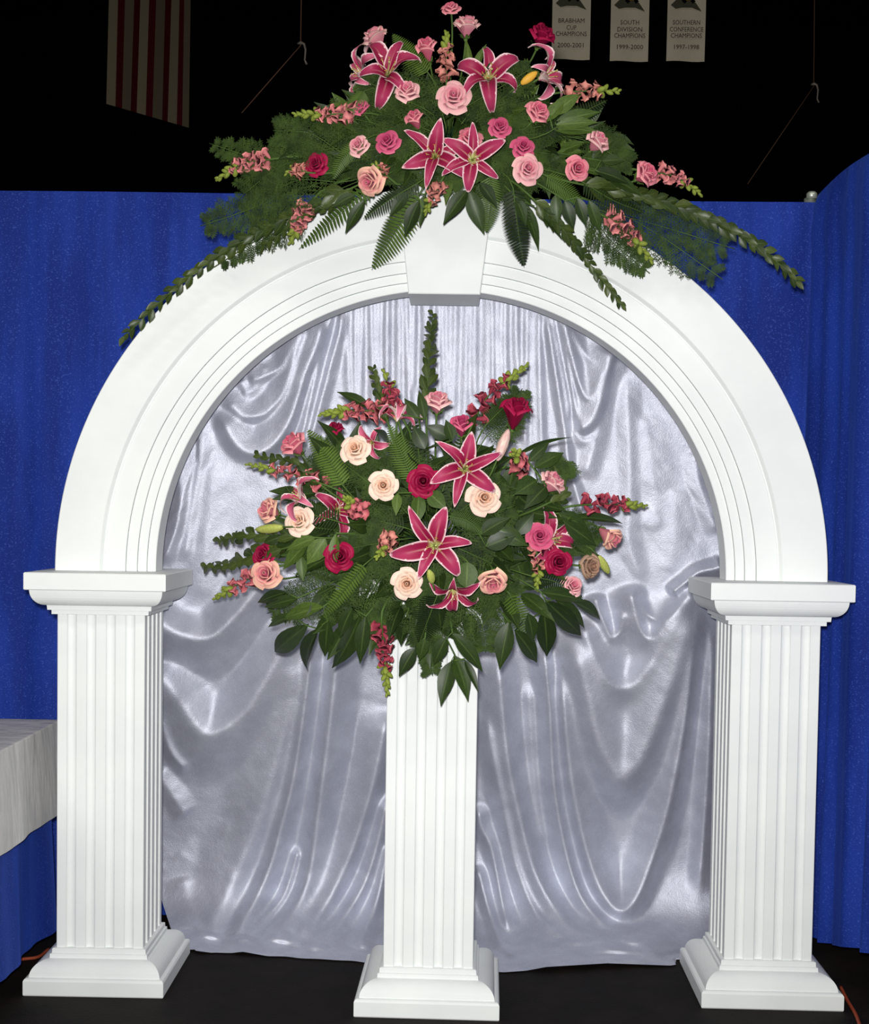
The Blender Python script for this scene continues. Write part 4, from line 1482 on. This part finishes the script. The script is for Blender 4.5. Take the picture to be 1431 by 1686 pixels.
# ------------------------------------------------------------------ lower arrangement
for a in [
    (720, 665, 46, 'half', 'pale', (0.05, 0.9, 0.5), 'pink rose standing upright at the top of the lower arrangement'),
    (486, 735, 48, 'half', 'pink', (-0.6, 0.7, 0.4), 'coral pink rose on a long bare stem at the upper left'),
    (584, 738, 50, 'open', 'cream', (-0.15, 0.3, 1), 'cream pink rose below the upper left snapdragons', -0.02),
    (631, 799, 50, 'open', 'cream', (0, 0.05, 1), 'cream white open rose left of the central crimson rose', -0.03),
    (697, 792, 54, 'open', 'crimson', (0, 0.05, 1), 'large open crimson rose in the middle of the lower arrangement', -0.03),
    (798, 819, 58, 'open', 'cream', (0.1, 0.05, 1), 'large peach cream rose below the upper lily', -0.03),
    (491, 857, 50, 'open', 'cream', (-0.2, 0.2, 1), 'cream rose with pink edge beside the green lily bud', -0.03),
    (446, 842, 44, 'half', 'blend', (-0.7, 0.3, 0.6), 'pink and peach rose at the left edge, turned left'),
    (438, 916, 42, 'half', 'crimson', (-0.4, 0.3, 0.8), 'crimson rose at the left edge above a pink rose'),
    (440, 947, 50, 'half', 'blend', (-0.15, 0.25, 1), 'pink rose at the left edge below a crimson rose', -0.03),
    (558, 918, 50, 'half', 'crimson', (0.1, 0.2, 1), 'crimson rose partly covered by a leaf, lower left'),
    (670, 961, 52, 'open', 'cream', (-0.05, 0.0, 1), 'cream rose left of the lowest lily', -0.04),
    (812, 955, 48, 'half', 'blend', (0.0, -0.5, 0.8), 'pink and cream rose nodding down right of the round leaf', -0.04),
    (553, 718, 32, 'bud', 'crimson', (0.0, 0.9, 0.4), 'small crimson rosebud behind the upper left cream rose', 0.04),
    (907, 797, 46, 'half', 'pale', (0.55, 0.7, 0.3), 'pale pink rosebud seen from the side on the right'),
    (847, 690, 50, 'bud', 'crimson', (0.15, 0.9, 0.4), 'tall crimson bloom at the upper right of the lower arrangement'),
    (889, 882, 46, 'open', 'deep', (0.0, 0.2, 1), 'hot pink rose above a crimson rose on the right', -0.03),
    (918, 926, 44, 'half', 'crimson', (0.15, 0.1, 1), 'crimson rose below the hot pink rose on the right', -0.01),
    (997, 878, 40, 'bud', 'blend', (0.6, -0.5, 0.5), 'pink and green rosebud at the right edge, nodding down'),
    (940, 967, 38, 'half', 'pale', (0.3, 0.3, 0.7), 'pale pink rose behind a broad leaf at the lower right', 0.01),
    (968, 932, 42, 'half', 'faded', (0.6, 0.0, 0.7), 'withered beige rose at the right edge'),
    (760, 708, 36, 'bud', 'deep', (0.0, 0.7, 0.6), 'dull pink rosebud just above the upper lily', 0.03),
]:
    rose('L', *a[:6], a[6], *a[7:])
for a in [
    (765, 771, 122, 'star', (0.05, 0.1, 1), 82, 'magenta lily above the large peach cream rose', -0.06),
    (716, 899, 132, 'star', (-0.02, 0.05, 1), 65, 'largest magenta lily low in the centre of the arrangement', -0.07),
    (746, 972, 92, 'star', (0.0, -0.75, 0.7), 30, 'magenta lily nodding down below the largest lily', -0.05),
    (655, 685, 76, 'pale', (0.15, 0.9, 0.35), 10, 'lily with curled petals seen from the side near the top', 0.0),
    (497, 822, 86, 'pale', (-0.75, 0.5, 0.4), 50, 'pale striped lily in profile above the cream rose on the left', 0.0),
    (905, 888, 96, 'curl', (0.5, 0.1, 0.8), 100, 'dark magenta lily behind the hot pink rose on the right', 0.03),
    (556, 840, 84, 'curl', (0.3, 0.2, 0.8), 30, 'shaded magenta lily in the foliage left of centre', 0.06),
    (612, 730, 60, 'pale', (-0.2, -0.2, 0.9), 0, 'small lily with curled rims beside the upper cream rose', 0.03),
]:
    lily('L', *a)
lily_bud('L', (818, 758), (838, 706), 'white', 17, 'long white lily bud standing by the upper right crimson bloom', -0.02)
lily_bud('L', (466, 868), (420, 872), 'green', 15, 'green lily bud lying at the left below the cream rose', -0.05)
lily_bud('L', (712, 960), (706, 938), 'green', 12, 'small green lily bud beside the largest lily', -0.09)
lily_bud('L', (985, 915), (1003, 945), 'green', 13, 'green bud hanging below the withered rose', 0.0)
for a in [
    ([(655, 690), (644, 655), (632, 606)], 'deep', 'upright dark pink snapdragon at the upper left', 11, 5, 24),
    ([(645, 680), (592, 676), (528, 682)], 'pink', 'snapdragon with long green tip pointing left at the upper left', 12, 16, 25),
    ([(775, 705), (806, 650), (870, 600)], 'deep', 'snapdragon with long green tip rising at the upper right', 11, 18, 25),
    ([(858, 775, 0.06), (852, 755), (846, 742, -0.06)], 'pink', 'snapdragon facing forward below the upper right crimson bloom', 9, 8, 23),
    ([(540, 800), (480, 780), (406, 764)], 'pink', 'snapdragon pointing left below the coral pink rose', 11, 15, 22),
    ([(598, 845, 0.05), (582, 835), (568, 820, -0.05)], 'pink', 'snapdragon facing forward left of the central crimson rose', 11, 9, 23),
    ([(645, 880, 0.04), (634, 900), (620, 918, -0.03)], 'peach', 'faded snapdragon left of the largest lily', 10, 9, 21),
    ([(440, 938), (400, 958), (353, 986)], 'pink', 'snapdragon pointing down left at the left edge', 10, 14, 24),
    ([(628, 1025), (633, 1070), (638, 1144)], 'deep', 'snapdragon hanging straight down beside the pedestal shaft', 12, 14, 24),
    ([(952, 832), (1000, 830), (1064, 833)], 'deep', 'snapdragon pointing right at the right edge', 12, 14, 24),
    ([(880, 895), (886, 925), (884, 972)], 'peach', 'pale snapdragon hanging beside the right crimson rose', 6, 11, 19),
]:
    snapdragon('L', a[0], a[1], a[2], a[3], a[4], a[5])
spike('L', [(702, 680), (704, 620), (708, 570), (713, 517)], 'leafy wand standing straight up at the top of the lower arrangement', 24, 33, 0.0, 0.45)
spike('L', [(480, 900), (420, 915), (375, 932), (340, 932)], 'dark leafy wand pointing left at the left edge, above the lowest snapdragon', 18, 38)
spike('L', [(500, 885), (440, 882), (400, 882), (362, 890)], 'leafy wand pointing left below the green lily bud', 18, 34)
spike('L', [(640, 700), (628, 660), (614, 608)], 'short dark leafy wand beside the upright dark pink snapdragon', 14, 26)
spike('L', [(530, 800), (490, 765), (425, 750)], 'leafy wand above the left pointing snapdragon', 16, 26)
spike('L', [(900, 830), (925, 815), (915, 780)], 'dark leafy wand around the pale rosebud on the right', 14, 26)
for a in [
    ([(565, 800), (540, 755), (506, 706)], 'fern frond between the coral rose and the cream rose', 50, False),
    ([(680, 790), (660, 745), (640, 698)], 'fern frond left of the top rose', 48, False),
    ([(740, 850), (770, 858), (796, 880)], 'light fern frond below the large peach cream rose', 34, False),
    ([(600, 930), (560, 980), (528, 1022)], 'light fern frond at the lower left over the broad leaves', 34, False),
    ([(840, 980), (858, 1020), (880, 1075)], 'fern frond over the broad leaves at the lower right', 44, False),
    ([(720, 980), (705, 1020), (690, 1060)], 'dark fern frond in front of the pedestal capital', 60, True),
    ([(560, 860), (500, 840), (470, 800)], 'dark fern frond behind the profile lily on the left', 56, True),
    ([(800, 700), (830, 670), (850, 650)], 'dark fern frond behind the upper right snapdragon', 50, True),
    ([(880, 950), (920, 960), (960, 985)], 'dark fern frond at the lower right edge', 40, True),
]:
    fern('L', a[0], a[1], a[2], a[3])
for lv, lab, kd in [
    ([((505, 1030), (440, 1082), 42), ((522, 1035), (492, 1112), 34), ((540, 1022), (534, 1086), 30), ((532, 999), (460, 1018), 34, 'mid'), ((480, 1015), (436, 1030), 24)],
     'spray of broad dark leaves at the lower left', 'dark'),
    ([((594, 1015), (547, 1112), 40), ((602, 1015), (591, 1096), 30), ((580, 1000), (556, 1052), 30)], 'large pointed dark leaves left of the hanging snapdragon', 'dark'),
    ([((743, 1088), (724, 1162), 34), ((749, 1078), (774, 1154), 34), ((745, 1042), (799, 1106), 32), ((765, 1085), (790, 1140), 16), ((735, 1050), (712, 1096), 30)],
     'spray of pointed dark leaves hanging in front of the pedestal shaft', 'dark'),
    ([((684, 1066), (655, 1114), 30), ((700, 1050), (690, 1090), 24)], 'two dark leaves hanging beside the snapdragon in front of the pedestal', 'dark'),
    ([((838, 1024), (821, 1104), 38), ((849, 1038), (891, 1095), 34), ((896, 1004), (903, 1088), 40), ((870, 1010), (880, 1060), 30)], 'spray of broad dark leaves hanging at the lower right', 'dark'),
    ([((900, 990), (966, 1053), 40), ((946, 990), (998, 1020), 28), ((890, 974), (970, 988), 30), ((915, 985), (972, 1036), 26)], 'spray of broad dark leaves pointing right at the lower right', 'dark'),
    ([((508, 892), (463, 938), 30, 'mid'), ((536, 886), (505, 930), 38, 'mid'), ((495, 914), (499, 957), 22, 'mid'), ((520, 885), (470, 905), 26, 'mid')], 'mid green leaves left of the covered crimson rose', 'mid'),
    ([((553, 878), (549, 940), 22, 'mid')], 'single leaf hanging across the covered crimson rose', 'mid'),
    ([((690, 812), (686, 866), 30, 'mid'), ((705, 810), (735, 838), 34), ((655, 812), (652, 848), 20, 'mid')], 'leaves hanging below the central crimson rose', 'mid'),
    ([((770, 925), (768, 968), 42, 'round')], 'single round pale green leaf between the lily and the nodding rose', 'round'),
    ([((880, 770), (930, 742), 32, 'dark'), ((870, 760), (905, 728), 22), ((885, 790), (850, 812), 40), ((900, 800), (865, 835), 36)], 'broad dark leaves behind the pale rosebud on the right', 'dark'),
    ([((940, 850), (1036, 858), 18), ((930, 860), (985, 900), 34), ((920, 845), (975, 872), 30)], 'long narrow leaf and darker leaves under the right pointing snapdragon', 'dark'),
    ([((610, 672), (553, 640), 22), ((690, 690), (665, 655), 24), ((700, 690), (690, 640), 20)], 'dark leaf tips between the snapdragons at the top left', 'dark'),
    ([((470, 975), (418, 992), 24), ((490, 985), (430, 1000), 24)], 'dark leaf tips below the left pink rose', 'dark'),
    ([((800, 900), (850, 880), 36), ((790, 880), (840, 850), 34), ((850, 880), (880, 845), 30), ((820, 870), (870, 900), 34)], 'shaded dark leaves between the peach rose and the hot pink rose', 'dark'),
    ([((842, 754), (945, 711), 11)], 'thin dark curled leaf reaching out at the upper right', 'dark'),
    ([((740, 720), (700, 700), 30), ((745, 725), (735, 690), 26), ((700, 740), (680, 700), 30)], 'dark leaves around the top rose stem', 'dark'),
]:
    sprig('L', lv, lab, kd, -0.012)
for a in [
    ([(620, 960), (600, 1010), (640, 1060)], 'feathery fern plume in front of the pedestal capital on the left', 110),
    ([(760, 990), (790, 1020), (800, 1075)], 'feathery fern plume in front of the pedestal capital on the right', 110),
    ([(700, 1000), (705, 1060), (712, 1112)], 'feathery fern plume hanging in front of the pedestal shaft', 90),
    ([(560, 960), (500, 990), (440, 1010)], 'feathery fern plume at the lower left behind the leaves', 110),
    ([(800, 720), (840, 680), (860, 640)], 'feathery fern plume around the upper right snapdragon stem', 100),
    ([(600, 790), (560, 760), (520, 740)], 'feathery fern plume behind the upper left cream rose', 120),
    ([(900, 880), (950, 880), (985, 900)], 'feathery fern plume behind the right edge blooms', 110),
    ([(930, 800), (915, 790), (930, 760)], 'feathery fern plume behind the pale rosebud on the right', 90),
]:
    plume('L', a[0], a[1], a[2], 0.03)

# ------------------------------------------------------------------ the dense green filling behind the blooms
r_ = random.Random(21)


SECTORS = ('right side', 'lower right', 'bottom', 'lower left', 'left side', 'upper left', 'top', 'upper right')


def sector(dx, dy):
    return SECTORS[int(round(math.atan2(dy, dx) / (math.pi / 4))) % 8]


def fill(which, n, cx, cy, rx, ry, inner, outer, lpx, wpx, behind, label, group, kinds):
    for i in range(n):
        a = 2 * math.pi * (i * 0.61803 % 1)
        rho = math.sqrt(r_.uniform(inner ** 2, outer ** 2))
        ex, ey = cx + math.cos(a) * rx * rho, cy + math.sin(a) * ry * rho
        tipw = pt(which, ex, ey, behind)
        t = empty('leaf_sprig', HOME[which], label + ', ' + sector(math.cos(a), math.sin(a)), 'foliage', group + ', ' + sector(math.cos(a), math.sin(a)))
        p0 = root_point(which, tipw)
        P = bez(p0, p0.lerp(tipw, 0.35) + Vector((0, 0, 0.03)), p0.lerp(tipw, 0.7) + Vector((0, 0, 0.02)), tipw, 10)
        tube('stem', P, 0.002, M_STEM, t, 4)
        m = 7
        pm = px_m(tipw.y)
        for k in range(m):
            s = 0.35 + 0.65 * k / (m - 1)
            p, tg = along(P, s)
            sd_ = tg.cross(FACE).normalized()
            sg = 0 if k == m - 1 else (1 if k % 2 else -1)
            d = (tg * 0.75 + sd_ * sg * 0.8 + Vector((0, r_.uniform(-0.3, 0.2), r_.uniform(-0.25, 0.15)))).normalized()
            L = lpx * pm * r_.uniform(0.75, 1.15)
            q = p + d * L
            nrm = FACE + Vector((r_.uniform(-.6, .6), 0, r_.uniform(-.3, .6)))
            link('leaf', LF[r_.choice(kinds)], t, rel(t, frame_y(p, q, wpx * pm * r_.uniform(0.85, 1.15), nrm)))


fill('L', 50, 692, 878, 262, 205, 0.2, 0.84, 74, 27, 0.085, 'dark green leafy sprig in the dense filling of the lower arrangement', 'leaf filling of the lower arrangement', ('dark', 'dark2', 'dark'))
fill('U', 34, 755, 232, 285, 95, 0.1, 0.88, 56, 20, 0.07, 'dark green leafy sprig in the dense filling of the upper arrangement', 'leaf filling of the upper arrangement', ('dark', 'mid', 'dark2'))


def fill_ferns(which, n, cx, cy, rx, ry, label, group):
    for i in range(n):
        a = 2 * math.pi * ((i + 0.37) * 0.61803 % 1)
        rho = r_.uniform(0.45, 0.92)
        c_, s_ = math.cos(a), math.sin(a)
        pl_ = [(cx + c_ * rx * rho * f, cy + s_ * ry * rho * f, 0.06) for f in (0.3, 0.65, 1.0)]
        sn = ', ' + sector(c_, s_)
        if i % 2:
            fern(which, pl_, label[0] + sn, 52, True, 20, 0.0, group[0] + sn)
        else:
            plume(which, pl_, label[1] + sn, 120, 0.0, 0.9, group[1] + sn)


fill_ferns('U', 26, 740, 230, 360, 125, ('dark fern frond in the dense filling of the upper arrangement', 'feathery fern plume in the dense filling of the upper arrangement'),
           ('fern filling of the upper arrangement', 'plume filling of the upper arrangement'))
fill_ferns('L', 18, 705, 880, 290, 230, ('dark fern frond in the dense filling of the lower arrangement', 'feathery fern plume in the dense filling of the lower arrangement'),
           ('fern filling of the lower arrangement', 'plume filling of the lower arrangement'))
